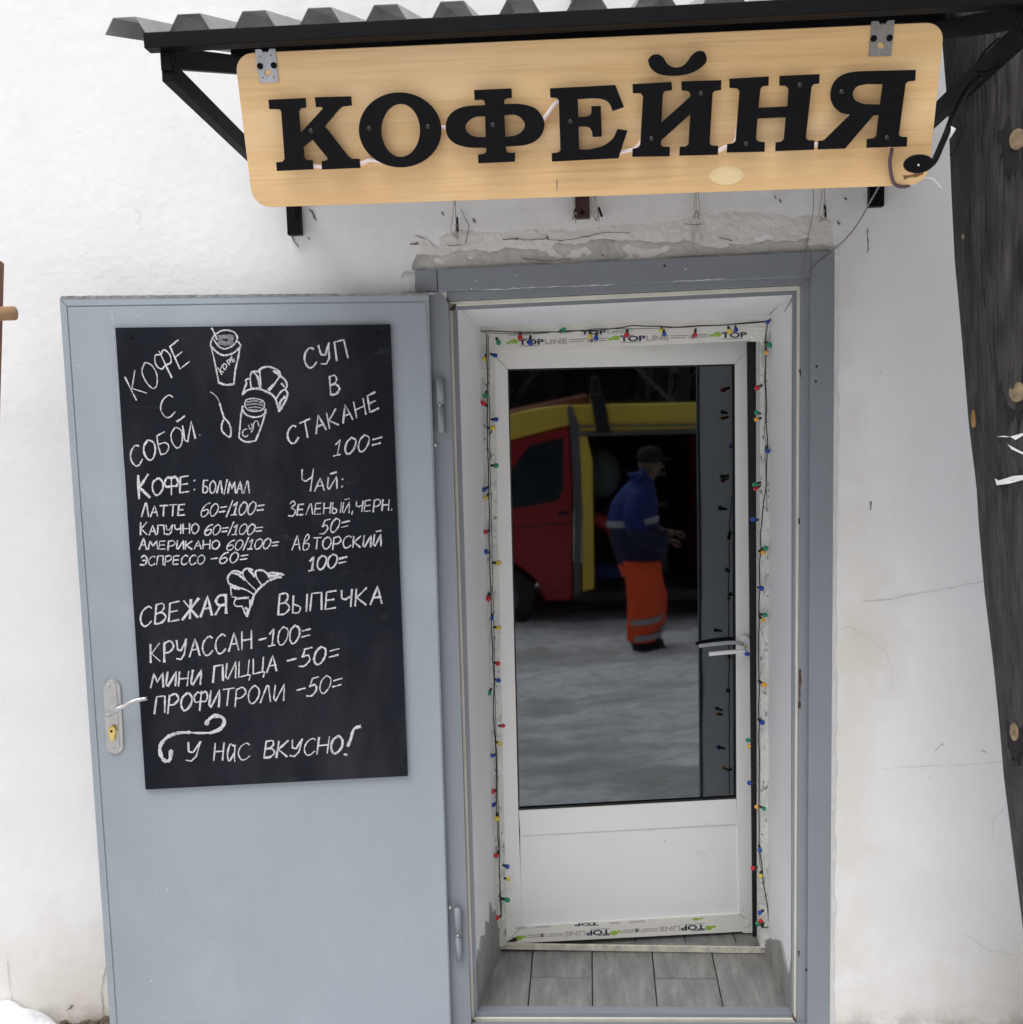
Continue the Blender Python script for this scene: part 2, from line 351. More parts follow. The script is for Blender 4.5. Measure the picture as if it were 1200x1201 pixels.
gv = [(x, y, gz(x, y)) for y in ys for x in xs]; nx = len(xs)
gf = [(j*nx+i, j*nx+i+1, (j+1)*nx+i+1, (j+1)*nx+i) for j in range(len(ys)-1) for i in range(nx-1)]
mk('snowy_ground', gv, gf, M_snow, smooth=True, kind='structure')

# ================================================================= BUILDING
bld = thing('coffee_shop_building', 'white plastered building wall with a tiled door recess under a corrugated canopy', 'building', (0, 0, 0))
OX0, OX1, OZ1 = -.30, .64, 2.03
gx = sorted(set([round(v, 4) for v in np.arange(-4.5, 4.6, .045)]+[OX0, OX1])); gzs = sorted(set([round(v, 4) for v in np.arange(-.25, 4.6, .045)]+[OZ1]))
V = []; Fc = []
for z in gzs:
    for x in gx:
        k_ = .15 if (-.48 < x < .85 and 1.98 < z < 2.26) else 1
        V.append((x, k_*(-.0012*mn.noise(Vector((x*2.2, z*2.2, 3)))*1.6-.0010*mn.noise(Vector((x*6, z*6, 8)))), z))
n_ = len(gx)
for j in range(len(gzs)-1):
    for i in range(n_-1):
        if gx[i] >= OX0-1e-4 and gx[i+1] <= OX1+1e-4 and gzs[j+1] <= OZ1+1e-4: continue
        Fc.append((j*n_+i, j*n_+i+1, (j+1)*n_+i+1, (j+1)*n_+i))
mk('wall', V, Fc, M_wall, bld, smooth=True)
# masonry body behind the plaster: piers and lintel, side walls, roof, rear wall, dim room
for nm, a, b in (('masonry', (-4.5,.02,-.25), (-.31,.39,4.55)), ('masonry', (.66,.02,-.25), (4.5,.39,4.55)), ('masonry', (-.31,.02,2.04), (.66,.39,4.55)),
                 ('side_wall', (-4.5,.39,-.25), (-4.2,5,4.55)), ('side_wall', (4.2,.39,-.25), (4.5,5,4.55)), ('rear_wall', (-4.5,5,-.25), (4.5,5.3,4.55))):
    xa, ya, za = a; xb, yb, zb = b
    v = [(xa,ya,za),(xb,ya,za),(xb,yb,za),(xa,yb,za),(xa,ya,zb),(xb,ya,zb),(xb,yb,zb),(xa,yb,zb)]
    mk(nm, v, [(3,2,1,0),(4,5,6,7),(0,1,5,4),(1,2,6,5),(2,3,7,6),(3,0,4,7)], M_wall if 'wall' in nm else M_room, bld)
for nm, a, b, mm in (('roof', (-4.7,-.12,4.56), (4.7,5.5,4.7), M_rib), ('ceiling', (-4.2,.39,2.6), (4.2,5,2.7), M_room)):
    xa, ya, za = a; xb, yb, zb = b
    v = [(xa,ya,za),(xb,ya,za),(xb,yb,za),(xa,yb,za),(xa,ya,zb),(xb,ya,zb),(xb,yb,zb),(xa,yb,zb)]
    mk(nm, v, [(3,2,1,0),(4,5,6,7),(0,1,5,4),(1,2,6,5),(2,3,7,6),(3,0,4,7)], mm, bld)
# room floor
mk('room_floor', [(-4.2,.40,-.008),(4.2,.40,-.008),(4.2,5,-.008),(-4.2,5,-.008)], [(0,1,2,3)], M_grout, bld)
mk('floor_bed', [(-.30,.0,-.012),(.66,.0,-.012),(.66,.41,-.012),(-.30,.41,-.012)], [(0,1,2,3)], M_grout, bld)

# reveals (front edge at y=.03, back edge at y=.36)
PF, PB = WY(.03), WY(.355)
def grid_between(a0, a1, b0, b1, nu, nv, amp, nrm):
    a0, a1, b0, b1 = map(np.array, (a0, a1, b0, b1)); nrm = np.array(nrm); v = []
    for j in range(nv+1):
        for i in range(nu+1):
            s, t_ = i/nu, j/nv; p = (a0*(1-s)+a1*s)*(1-t_)+(b0*(1-s)+b1*s)*t_
            v.append(p+nrm*amp*mn.noise(Vector((p[0]*5+p[1]*5, p[1]*5, p[2]*5))))
    f = [(j*(nu+1)+i, j*(nu+1)+i+1, (j+1)*(nu+1)+i+1, (j+1)*(nu+1)+i) for j in range(nv) for i in range(nu)]
    return v, f
RL = [PF.pt(535,359), PB.pt(565,385), PF.pt(557,1196), PB.pt(585,1112)]
RR = [PF.pt(932,341), PB.pt(902,371), PF.pt(931,1198), PB.pt(899,1112)]
for q in (RL, RR): q[2][2] = -.012; q[3][2] = -.012
v, f = grid_between(RL[0], RL[1], RL[2], RL[3], 8, 60, .004, (1,0,0)); mk('left_reveal', v, f, M_reveal, bld, smooth=True)
v, f = grid_between(RR[1], RR[0], RR[3], RR[2], 8, 60, .004, (-1,0,0)); mk('right_reveal', v, f, M_reveal, bld, smooth=True)
v, f = grid_between(RL[0], RR[0], RL[1], RR[1], 30, 8, .004, (0,0,1)); mk('top_reveal', v, f, M_reveal, bld, smooth=True)
# bare cement creeping up the foot of both reveals, torn upper edge
def foot(name, q, prof, sgn):
    # prof: list (s along depth 0 front..1 back, height)
    a, b = np.array(q[2]), np.array(q[3]); top0, top1 = np.array(q[0]), np.array(q[1]); v = []; n = len(prof)
    for s, h in prof:
        p = a*(1-s)+b*s; tp = top0*(1-s)+top1*s; d = (tp-p)/np.linalg.norm(tp-p)
        v += [p+np.array([sgn*.006,0,0]), p+d*h+np.array([sgn*.0055,0,0]), p+d*(h+.004)+np.array([-sgn*.001,0,0])]
    f = []
    for i in range(n-1):
        k = i*3; f += [(k, k+3, k+4, k+1), (k+1, k+4, k+5, k+2)]
    return fixn(mk(name, v, f, M_tilec, bld))
M_tilec = mat('grey_cement_foot', (.30,.295,.28,1), .9, .3, 12, .4, 60, stretch=(1,1,.4))
foot('cement_foot', RL, [(0,.125),(.06,.15),(.10,.135),(.17,.175),(.22,.155),(.28,.19),(.36,.185),(.42,.16),(.47,.21),(.55,.19),(.6,.165),(.66,.235),(.72,.20),(.78,.165),(.84,.18),(.9,.13),(1,.075)], 1)
foot('cement_foot', RR, [(0,.15),(.05,.175),(.09,.13),(.14,.115),(.2,.12),(.28,.13),(.36,.15),(.42,.155),(.5,.145),(.58,.13),(.66,.12),(.75,.10),(.84,.09),(.92,.07),(1,.05)], -1)

# floor tiles between the sill and the white door's threshold, measured at their corners
def tiles():
    J = {'A': ((625.4,1111),(618.8,1188)), 'B': ((694.3,1112),(695,1188)), 'C': ((764.4,1113),(771.7,1189)), 'D': ((834,1113),(850,1190))}
    def on(j, y): (x0,y0),(x1,y1) = J[j]; return (x0+(x1-x0)*(y-y0)/(y1-y0), y)
    g = .7; cols = [('L','A',None),('A','B',1145.5),('B','C',None),('C','D',1147),('D','R',None)]
    for a, b, sp in cols:
        for y0, y1 in ([(1105,1192)] if sp is None else [(1105,sp-g*.7),(sp+g*.7,1192)]):
            l0 = (583,y0) if a == 'L' else on(a,y0); l1 = (553,y1) if a == 'L' else on(a,y1)
            r0 = (900,y0) if b == 'R' else on(b,y0); r1 = (934,y1) if b == 'R' else on(b,y1)
            pp = [(l0[0]+g,l0[1]),(r0[0]-g,r0[1]),(r1[0]-g,r1[1]),(l1[0]+g,l1[1])]
            P = [FLOOR.pt(*q) for q in pp]; dz = random.uniform(-.0012,.0006)
            c = sum(P)/4
            prism('floor_tile', [p+np.array([0,0,dz]) for p in P], (0,0,-.009), M_tile, bld, loc=c, bevel=.0012)
tiles()
for i in range(7):       # tiles of the same kind on the room's floor, seen through the gap under the door
    x0 = -.45+i*.16; prism('floor_tile', [(x0,.40,-.002),(x0+.157,.40,-.002),(x0+.157,1.0,-.002),(x0,1.0,-.002)], (0,0,-.005), M_tile, bld, loc=(x0,.7,0), bevel=.001)

# rough cement band above the door
def patch(name, outline_top, outline_bot, m, y0, amp, seed, bulge=.004):
    # outlines: lists of px points left->right, resampled
    def samp(o, s):
        x = o[0][0]+(o[-1][0]-o[0][0])*s
        for (xa,ya),(xb,yb) in zip(o, o[1:]):
            if xa <= x <= xb: return (x, ya+(yb-ya)*(x-xa)/(xb-xa+1e-9))
        return o[-1]
    NU, NV = 170, 14; v = []
    for j in range(NV+1):
        for i in range(NU+1):
            s = i/NU; a = samp(outline_top, s); b = samp(outline_bot, s); t_ = j/NV
            jit = (3.2*mn.noise(Vector((i*.16, seed, 0)))+2.4*mn.noise(Vector((i*.6, seed, 5)))+1.2*(mn.noise(Vector((i*1.7, seed, 9)))))*(1-t_)
            p = WALL.pt(a[0]*(1-t_)+b[0]*t_, (a[1]+jit)*(1-t_)+b[1]*t_)
            e = min(t_*5, (1-t_)*5, s*25, (1-s)*25, 1); 
            h = y0*e-.002+e*(bulge*.5+amp*mn.noise(Vector((p[0]*14, p[2]*26, seed)))+amp*.5*mn.noise(Vector((p[0]*45, p[2]*60, seed+3))))
            v.append(p+np.array([0,-max(h,-.0035),0]))
    f = [(j*(NU+1)+i, (j+1)*(NU+1)+i, (j+1)*(NU+1)+i+1, j*(NU+1)+i+1) for j in range(NV) for i in range(NU)]
    return mk(name, v, f, m, bld, smooth=True)
patch('cement_smear', [(474,284),(482,268),(505,270),(540,262),(580,268),(620,262),(680,266),(720,254),(760,252),(800,248),(840,238),(880,240),(930,246),(960,244),(992,252)],
      [(474,330),(488,319),(600,314),(700,310),(800,305),(900,300),(992,296)], M_cementl, .0022, .0010, 1.3, .001)
patch('cement_band', [(474,302),(486,294),(520,297),(540,289),(575,292),(600,286),(640,288),(655,281),(676,284),(690,277),(740,275),(770,281),(800,279),(830,286),(850,282),(880,284),(900,279),(930,281),(950,275),(970,282),(992,285)],
      [(474,320),(487,320),(600,314),(700,310),(800,305),(900,300),(992,296)], M_cement, .0027, .0024, 4.1, .0015)
patch('filler_strip', [(470,322),(476,316),(488,316)], [(470,347),(478,347),(488,347)], M_filler, .003, .004, 7.7)
# strip of filler down the right side of the frame
v = []
for j in range(91):
    y = 292+j*10.2; xr_ = 978-.006*(y-292); wv = 7+4*mn.noise(Vector((j*.31,2,3)))+2*mn.noise(Vector((j*1.1,2,7)))
    for k, (dx, d) in enumerate(((-3,-.012),(1.5,-.007),(wv*.6,-.0045),(wv,.001))): 
        p = WALL.pt(xr_+dx, y); v.append(p+np.array([0,d,0]))
mk('filler_strip', v, [(j*4+k, (j+1)*4+k, (j+1)*4+k+1, j*4+k+1) for j in range(90) for k in range(3)], M_filler, bld, smooth=True)
# cracks and marks in the plaster
def crack(pts, wpx, m=M_crack, plane=WALL, off=.0035, parent=bld, name='crack', jit=1.0):
    P = []
    for (xa,ya),(xb,yb) in zip(pts, pts[1:]):
        n = max(2, int(math.hypot(xb-xa, yb-ya)/5))
        P += [(xa+(xb-xa)*i/n+jit*(rnd()-.5)*1.6, ya+(yb-ya)*i/n+jit*(rnd()-.5)*1.6) for i in range(n)]
    P.append(pts[-1]); ws = [wpx/480*(.3+1.1*rnd()) for _ in P]
    v, f = ribbon([plane.pt(x, y, off) for x, y in P], plane.n, ws); return mk(name, v, f, m, parent)
crack([(1012,706),(1040,703),(1070,697),(1110,690),(1156,681)], .9, M_crackl)
crack([(1035,902),(1090,898),(1130,897),(1178,892)], .5, M_crackl)
crack([(1163,990),(1164,960),(1180,945)], .5, M_crackl)
crack([(1132,1095),(1160,1115),(1190,1120)], .5, M_crackl)
crack([(1095,880),(1106,872)], .9); crack([(1150,880),(1156,882)], .9)
crack([(981,738),(996,735),(1015,745),(1040,765),(1048,790),(1044,810)], .35, M_crackl)
crack([(1021,588),(1020.5,598)], 2.2)
crack([(524,288),(545,288),(550,265),(544,252),(540,246)], .8); crack([(488,277),(500,280),(512,290)], .8)
crack([(590,281),(640,281),(658,283),(690,277),(712,273),(738,273)], 1.2, off=.010)
crack([(612,303),(640,306),(670,304)], 1.0, off=.012); crack([(803,263),(822,263)], 1.3, off=.008); crack([(842,278),(858,283)], 1.6, off=.013)
crack([(482,286),(490,286)], 3.2); 
for x, y in ((519,250),(556,258),(605,279),(706,297),(641,278),(983,260),(908,230),(915,235),(991,232)): crack([(x,y),(x+1.5,y+3)], 2.2)
for x, y, l in ((147,268,-6),): pass
for x, y in ((163,1183),(166,1181)): crack([(x-84,y+2),(x-80,y-2)], 2.5)
crack([(124,1133),(121,1150),(119,1165),(122,1200)], 1.6, M_crackl); crack([(9,1120),(12,1160),(18,1190)], .9, M_crackl)
crack([(158,242),(166,252),(160,262)], .35, M_crackl)
crack([(363,246),(368,252),(371,258)], 2.4); crack([(341,274),(346,284),(350,290)], 2.2); crack([(650/3+145,278),(363,281)], 2.0)
crack([(1017,268),(1016,276),(1018,288),(1017,297)], 1.4)

# ================================================================= STEEL DOOR (frame and opened leaf)
sd_ = thing('steel_door', 'blue-grey steel outer door swung wide open against the white wall', 'door', tuple(LEAF.pt(512,1199)*np.array([1,1,0])))
P1 = WY(-.014); P2 = WY(.004); P3 = WY(.016); P4 = WY(.012)
pprism('frame_casing', P1, [(487,317),(512,316),(513,342),(488,343)], .013, M_frame, sd_, bevel=.001, off=-.002)
pprism('frame_casing', P1, [(513,316),(951,295),(951,324.5),(514,342)], .02, M_frame, sd_, bevel=.0015)
pprism('frame_casing', P1, [(951.3,295),(979,293.5),(973,1215),(946.5,1215)], .02, M_frame, sd_, bevel=.0015)
pprism('frame_step', P2, [(517,343),(951,325),(939,334),(527,353)], .02, M_frame, sd_, bevel=.001)
pprism('frame_step', P2, [(939.5,334),(951,325),(946.5,1215),(934.5,1215)], .02, M_frame, sd_, bevel=.001)
pprism('frame_casing', P1, [(496,343),(513.5,343),(524,352.5),(526,354),(553,1215),(515,1215),(500,500)], .02, M_frame, sd_, bevel=.001)
pprism('gasket', P3, [(526,354),(939,335),(934.5,340.5),(531,359.5)], .012, M_gasket, sd_, bevel=.0015)
pprism('gasket', P3, [(934.7,340),(939,335.5),(934.5,1200),(931,1194)], .012, M_gasket, sd_, bevel=.0015)
pprism('gasket', P3, [(525.6,355),(530.6,360),(556,1193.5),(552,1200)], .012, M_gasket, sd_, bevel=.0015)
pprism('gasket', P3, [(556.4,1193.5),(930.6,1194.5),(934,1200),(552.4,1200)], .012, M_gasket, sd_, bevel=.0015)
pprism('frame_lip', WY(.018), [(530,359),(935,340),(931,345.5),(537,363.5)], .012, M_frame, sd_)
pprism('frame_lip', WY(.018), [(929.8,345.5),(935.2,340),(931.4,1195),(928.4,1190)], .012, M_frame, sd_)
pprism('frame_lip', WY(.018), [(530.4,359.6),(536.4,364),(560,1189),(556,1194)], .012, M_frame, sd_)
pprism('sill', WY(.021), [(554,1186.5),(931,1188.5),(933,1196),(553,1196)], .03, M_frame, sd_, bevel=.001)
v = [PF.pt(556,1186.6,.004), PF.pt(931,1188.6,.004)]
pprism('frame_casing', P1, [(551,1203),(947,1204),(946,1232),(550,1232)], .02, M_frame, sd_, bevel=.001)
for x, y in ((957.5,430),(956.5,447.5),(779.5,312),(945.4,1137)): disc_on(P1, x, y, 0, .0032, M_seal, 'frame_screw_hole', sd_, h=.0006)
for x, y in ((606,323),(804,316),(559,330),(553,339)): disc_on(P1, x, y, 0, .0018, M_white, 'paint_speck', sd_, h=.0004)
for (x, y, h) in ((528.5,500,5),(526.5,455,4),(936.6,1118,3),(938,438,4),(548.5,1112,4),(937,611,3),(541,867,3)): crack([(x,y-h),(x+.3,y+h)], 2.4, M_seal, P2, .0006, sd_, 'chip_and_highlight', .3)
crack([(938.2,785),(937.5,830)], 3.2, M_rust, P2, .0008, sd_, 'rust_mark', .6)
crack([(555,1197),(558,1200)], 3.5, M_rust, P3, .002, sd_, 'rust_mark'); crack([(929,1190),(933,1197)], 2.5, M_rust, P3, .002, sd_, 'rust_mark')
crack([(528,362),(532,362),(533,358)], 4.5, M_rust, P3, .0012, sd_, 'rust_mark')
crack([(541,1135),(542,1165),(541,1198)], 5, M_gasket, P2, .001, sd_, 'bare_patch')
# pale lines put in as edge highlights under the head casing
crack([(566,340.4),(640,337),(720,334)], .9, M_filler, P1, .0006, sd_, 'chip_and_highlight'); crack([(790,330),(850,327.5)], .8, M_filler, P1, .0006, sd_, 'chip_and_highlight')
# leaf
TH = .055
slab = [(70,349.5),(503,346),(530,1225),(131,1225)]
pprism('leaf_body', LEAF, slab, TH, M_leaf, sd_, off=-.003, bevel=.002)
pprism('leaf_rim', LEAF, [(70,349.5),(503,346),(503.2,352.5),(79,359)], .003, M_leaf, sd_, bevel=.0008)
pprism('leaf_rim', LEAF, [(70.2,350.5),(78.6,359.6),(139,1225),(131,1225)], .003, M_leaf, sd_, bevel=.0008)
pprism('leaf_panel', LEAF, [(80,360.6),(499,354.6),(502.5,400),(528.5,1220),(140.5,1225)], .0028, M_leaf, sd_, bevel=.0008)
e0, e1 = LEAF.pt(72,349,.001), LEAF.pt(512,345,.001)
v = []; N = 90
for i in range(N+1):
    s = i/N; p = e0*(1-s)+e1*s; rg = .002*mn.noise(Vector((i*.5,1,1)))
    v += [p+np.array([0,0,-.003+rg*.8]), p+np.array([0,0,.0035+rg]), p-LEAF.n*(TH+.002)+np.array([0,0,.0035-rg]), p-LEAF.n*(TH+.002)+np.array([0,0,-.004])]
mk('edge_tape', v, [(i*4+k, i*4+4+k, i*4+5+k, i*4+1+k) for i in range(N) for k in range(3)], M_tape, sd_)
crack([(131,365),(134,378),(134,395),(150,600)], .5, M_filler, LEAF, .0006, sd_, 'paint_scratch', .2)
for x, y in ((196,1043),(185,1045),(178,1150),(157,430),(92,429),(163,371)): disc_on(LEAF, x, y, 0, .0018, M_filler, 'paint_speck', sd_, h=.0004)
# hinge side: folded flange seen edge-on between leaf and frame
hx = LEAF.pt(507,600)
pprism('leaf_flange', WY(-.012), [(504.5,348),(511,350),(514.5,500),(536,1225),(529,1225),(510,600)], .02, M_frame, sd_, bevel=.001)
for (xc, ya, ym, yb) in ((517,443,475,508),(538,1064,1097,1127)):
    hp = WY(-.03); hg = mk('hinge', *tubem([hp.pt(xc-.4,ym+.6), hp.pt(xc+ (yb-ym)*.035, yb)], .0085, 12), M_frame, sd_, smooth=True)
    mk('hinge_barrel', *tubem([hp.pt(xc-1.2,ya), hp.pt(xc-.2,ym-.6)], .0098, 12), M_frame, hg, smooth=True)
    mk('hinge_pin', *sphere(hp.pt(xc-1,ym,.010), .0042), M_steel, hg, smooth=True)
for x, y in ((511,522),(528,1064)): mk('bolt', *sphere(WY(-.03).pt(x,y), .005), M_steel, sd_, smooth=True)
# handle set
def stadium(cx0, cy0, cx1, cy1, r, n=10):
    a = math.atan2(cy1-cy0, cx1-cx0); o = []
    for i in range(n+1): t = a+math.pi/2+math.pi*i/n; o.append((cx0+r*math.cos(t), cy0+r*math.sin(t)))
    for i in range(n+1): t = a-math.pi/2+math.pi*i/n; o.append((cx1+r*math.cos(t), cy1+r*math.sin(t)))
    return o
hpl = pprism('handle_plate', LEAF, stadium(131.5,807,135,874,10.3), .006, M_steel, sd_, off=.006, bevel=.002)
pprism('raised_field', LEAF, stadium(129.8,805,133.2,874,7.2), .003, M_steel, hpl, off=.0085, bevel=.001)
for x, y in ((128,804.5),(134,876.5)): mk('screw', *sphere(LEAF.pt(x,y,.0085), .0048, 10, 6, (1,.5,1)), M_steel, hpl, smooth=True)
lk = pprism('lock_cylinder', LEAF, [(128,853.5),(132,851.5),(135.5,854),(136.5,858.5),(134.6,863),(134.2,869),(129,869.5),(128.6,863),(127,858)], .012, M_brass, hpl, off=.02, bevel=.0015)
disc_on(LEAF, 131, 857.5, .0201, .0035, M_seal, 'keyhole', lk, h=.0006)
lv = [LEAF.pt(128,836.5,.010), LEAF.pt(127.5,836.5,.035), LEAF.pt(133,834,.045), LEAF.pt(146,828,.046), LEAF.pt(158,822,.044), LEAF.pt(173,819,.038)]
tube('lever', smooth_path(lv, 5), [.0085]*8+[.0075]*6+[.006]*6+[.0055]*6, M_steel, hpl, n=10)

# ================================================================= CHALKBOARD
BO = .012
cbo = thing('chalkboard', 'black menu chalkboard lettered in white chalk, screwed to the open grey door leaf', 'chalkboard', tuple(LEAF.pt(171,926,BO)))
pprism('board', LEAF, [(135.5,384.5),(458,380.5),(478.5,910),(171,926)], .010, M_board, cbo, off=BO, bevel=.0006)
for x, y in ((153.5,396),(443.5,391)): disc_on(LEAF, x, y, BO, .0036, M_black, 'screw', cbo, h=.0016)
G = {  # stroke alphabet in a unit box, y up; 's' = draw smooth
'К': [[(0,1),(0,0)], [(.85,1),(.08,.48),(.9,0)]], 'О': ['s',[(.5,1),(.1,.8),(0,.4),(.25,.02),(.62,.02),(.95,.35),(.95,.75),(.6,1),(.42,.99)]],
'Ф': ['s',[(.5,1.05),(.5,-.1)],[(.5,.9),(.2,1.0),(0,.7),(.15,.42),(.5,.45),(.85,.42),(1,.7),(.8,1.0),(.5,.88)]],
'Е': [[(.8,1),(.05,.97),(0,.0),(.85,.03)], [(.03,.5),(.7,.52)]], 'С': ['s',[(.9,.9),(.6,1.02),(.15,.8),(0,.4),(.25,.02),(.6,0),(.95,.2)]],
'Б': ['s',[(.8,1.02),(.4,1.0),(.1,.98)],[(.1,.98),(.06,.5),(.08,.03)],[(.08,.03),(.55,.0),(.9,.25),(.65,.5),(.08,.55)]],
'И': [[(.05,1),(0,.2),(.2,0),(.9,1),(.95,0)]], 'Й': [[(.05,1),(0,.2),(.2,0),(.85,1),(.95,0)], [(.2,1.25),(.8,1.32)]],
'У': [[(0,1),(.1,.5),(.45,.42),(.9,1)], [(.9,1),(.72,.2),(.4,-.05),(.0,.02)]], 'П': [[(0,0),(.06,1),(.85,1),(.95,0)]],
'В': ['s',[(.05,0),(.08,1)],[(.08,1),(.6,1.02),(.75,.78),(.5,.58),(.12,.53)],[(.12,.53),(.6,.55),(.95,.28),(.6,.02),(.05,0)]],
'Т': [[(0,.98),(1,1)],[(.5,1),(.5,0)]], 'А': [[(0,0),(.5,1),(.95,0)],[(.2,.38),(.85,.38)]], 'Н': [[(0,1),(.02,0)],[(.9,1),(.9,0)],[(0,.5),(.9,.52)]],
'Л': [[(0,0),(.45,1),(.6,1),(.95,0)]], 'М': [[(0,0),(.15,1),(.5,.35),(.85,1),(1,0)]], 'Ч': [[(0,1),(.08,.55),(.4,.45),(.85,.62)],[(.9,1),(.85,0)]],
'З': ['s',[(.1,.85),(.45,1.05),(.8,.82),(.35,.55),(.9,.35),(.7,-.02),(.0,.0)]], 'Ы': ['s',[(0,1),(0,.02)],[(0,.02),(.4,.0),(.5,.3),(.03,.5)],[(.95,1),(.95,0)]],
'Ь': ['s',[(0,1),(0,0)],[(0,0),(.8,.1),(.6,.5),(0,.5)]], 'Р': ['s',[(.05,1),(.05,-.1)],[(.05,.95),(.6,1.05),(.95,.72),(.55,.42),(.08,.42)]],
'Э': ['s',[(.05,.85),(.5,1.05),(.95,.6),(.7,.05),(0,.05)],[(.3,.52),(.9,.52)]], 'Ж': [[(0,1),(.95,0)],[(.95,1),(0,0)],[(.48,1),(.48,0)]],
'Я': ['s',[(.85,1),(.95,0)],[(.85,.98),(.3,1.0),(.05,.72),(.35,.48),(.9,.48)],[(.5,.48),(.05,0)]], 'Ц': [[(0,1),(.05,.05),(.8,.1),(.85,1)],[(.8,.1),(1,.05),(.9,-.25)]],
'1': [[(.1,.7),(.6,1),(.5,.02)],[(0,.0),(.85,.03)]], '0': ['s',[(.5,1),(.12,.75),(.05,.3),(.3,0),(.65,.05),(.95,.4),(.92,.8),(.5,1.0)]],
'6': ['s',[(.9,1),(.4,.85),(.05,.4),(.15,.03),(.6,.0),(.9,.28),(.7,.52),(.15,.4)]], '5': ['s',[(.35,.98),(.3,.8),(.2,.55)],[(.2,.55),(.65,.6),(.85,.3),(.5,.0),(0,.03)],[(.35,.98),(.95,1.02)]],
'=': [[(.1,.62),(.95,.68)],[(.1,.28),(.9,.33)]], '/': [[(.1,-.1),(.9,1.15)]], '-': [[(.05,.45),(.9,.5)]], ':': [[(.4,.75),(.5,.72)],[(.4,.15),(.5,.12)]],
'.': [[(.3,.06),(.45,.03)]], ',': [[(.5,.12),(.3,-.18)]], '+': [],
'а': ['s',[(.85,.9),(.3,1.0),(.02,.4),(.3,.0),(.8,.5)],[(.9,1),(.85,.3),(.95,0)]], 'в': ['s',[(.1,.6),(.15,.0),(.7,.05),(.8,.5),(.2,.55),(.7,1.0),(.55,1.35),(.25,1.0),(.12,.4)]]}
WD = {'Ф':1.25,'М':1.25,'Ы':1.2,'Ж':1.3,'1':.75,'/':.5,'=':.95,'-':.9,':':.45,'.':.4,',':.4,'Ц':1.15,'+':.6}
def chalk_word(text, p0, p1, up, wpx, crop, gap=.22, scl=None, bold=(), name='chalk_lettering'):
    ox, oy, k = crop; p0 = np.array(p0, float); p1 = np.array(p1, float); up = np.array(up, float)
    ws = [WD.get(c, 1) for c in text]; tot = sum(ws)+gap*(len(text)-1); L = p1-p0; x = 0; ms = []
    for i, ch in enumerate(text):
        a = x/tot; b = (x+ws[i])/tot; x += ws[i]+gap; h = 1+.07*(rnd()-.5); dy = .05*(rnd()-.5)
        if scl and i in scl: h *= scl[i]
        st = G[ch]; sm = st and st[0] == 's'
        for s in (st[1:] if sm else st):
            P = []
            for (u, vv) in s: P.append(p0+L*(a+(b-a)*(u+.04*(rnd()-.5)))+up*(vv*h+dy))
            if sm and len(P) > 2: P = smooth_path(P, 4)
            else:
                Q = []
                for q0, q1 in zip(P, P[1:]): Q += [q0+(q1-q0)*t_/3 for t_ in range(3)]
                P = Q+[P[-1]]
            W = LEAF.pt
            pts = [W(ox+q[0]/k, oy+q[1]/k, BO+.0003) for q in P]
            ms.append(ribbon(pts, LEAF.n, wpx*(1.25 if i in bold else 1)*(.68+.4*rnd())/k/590, .7))
    v, f = join(ms); return mk(name, v, f, M_chalk, cbo)
KA = (120, 370, 3.243); KB = (120, 640, 3.243); PX = (0, 0, 1.0)
cw = chalk_word
cw('КОФЕ', (160,469), (225,424), (-13,-27), 2.3, PX); cw('С', (190,490), (207,488), (-2,-24), 2.5, PX); cw('СОБО', (156,548), (217,521), (-5,-22), 2.4, PX)
cw('И', (218,520), (230,514), (-4,-21), 2.4, PX)
chalk_path_later = [(208,494.5),(212,492),(217,488)]
cw('СУП', (775,203), (938,160), (-12,-72), 9.5, KA, .3); cw('В', (868,302), (906,296), (-6,-70), 9.5, KA)
cw('СТАКАНЕ', (712,492), (1058,352), (-12,-62), 8.5, KA, .3); cw('100=', (880,535), (1060,505), (8,-62), 8.5, KA, .25)
cw('К', (142,695), (186,690), (-4,-88), 11, KA); cw('ОФЕ:', (192,684), (362,668), (0,-60), 9, KA, .15)
cw('БОЛ/МАЛ', (382,675), (562,676), (2,-46), 7.5, KA, .2); cw('ЛАТТЕ', (150,766), (318,760), (2,-42), 7.5, KA, scl={0:1.2}); cw('60=/100=', (374,764), (612,756), (10,-50), 7.5, KA, .12)
cw('КАПУЧНО', (147,835), (368,828), (0,-36), 7.2, KA, .18, scl={0:1.35}); cw('60=/100=', (388,834), (606,832), (9,-40), 7, KA, .1)
cw('АМЕРИКАНО', (142,890), (446,888), (2,-32), 6.8, KA, .18, scl={0:1.3}); cw('60/100=', (472,892), (668,886), (8,-38), 6.8, KA, .12)
cw('Ч', (752,672), (800,668), (8,-85), 8.5, KA); cw('АЙ:', (808,668), (922,655), (3,-48), 8, KA, .25)
cw('ЗЕЛЕНЫЙ,ЧЕРН.', (708,762), (1108,740), (4,-42), 7, KA, .2, scl={0:1.3}); cw('50=', (826,832), (935,815), (10,-50), 8, KA, .15)
cw('АвТОРСКИЙ', (722,893), (1062,878), (4,-44), 7.5, KA, .22, scl={0:1.25})
cw('ЭСПРЕССО', (145,74), (388,70), (4,-34), 6.8, KB, .2); cw('-60=', (410,70), (552,62), (6,-40), 7.5, KB, .2); cw('100=', (785,96), (930,76), (4,-52), 8, KB, .12)
cw('СВЕЖАЯ', (145,306), (474,256), (4,-72), 9.5, KB, .2, bold=(3,4,5)); cw('ВЫПЕЧКА', (668,262), (1066,218), (4,-66), 9.5, KB, .25, scl={0:1.15})
cw('КРУАССАН', (185,444), (572,390), (0,-68), 9, KB, .22); cw('-100=', (592,388), (792,360), (4,-66), 9, KB, .12)
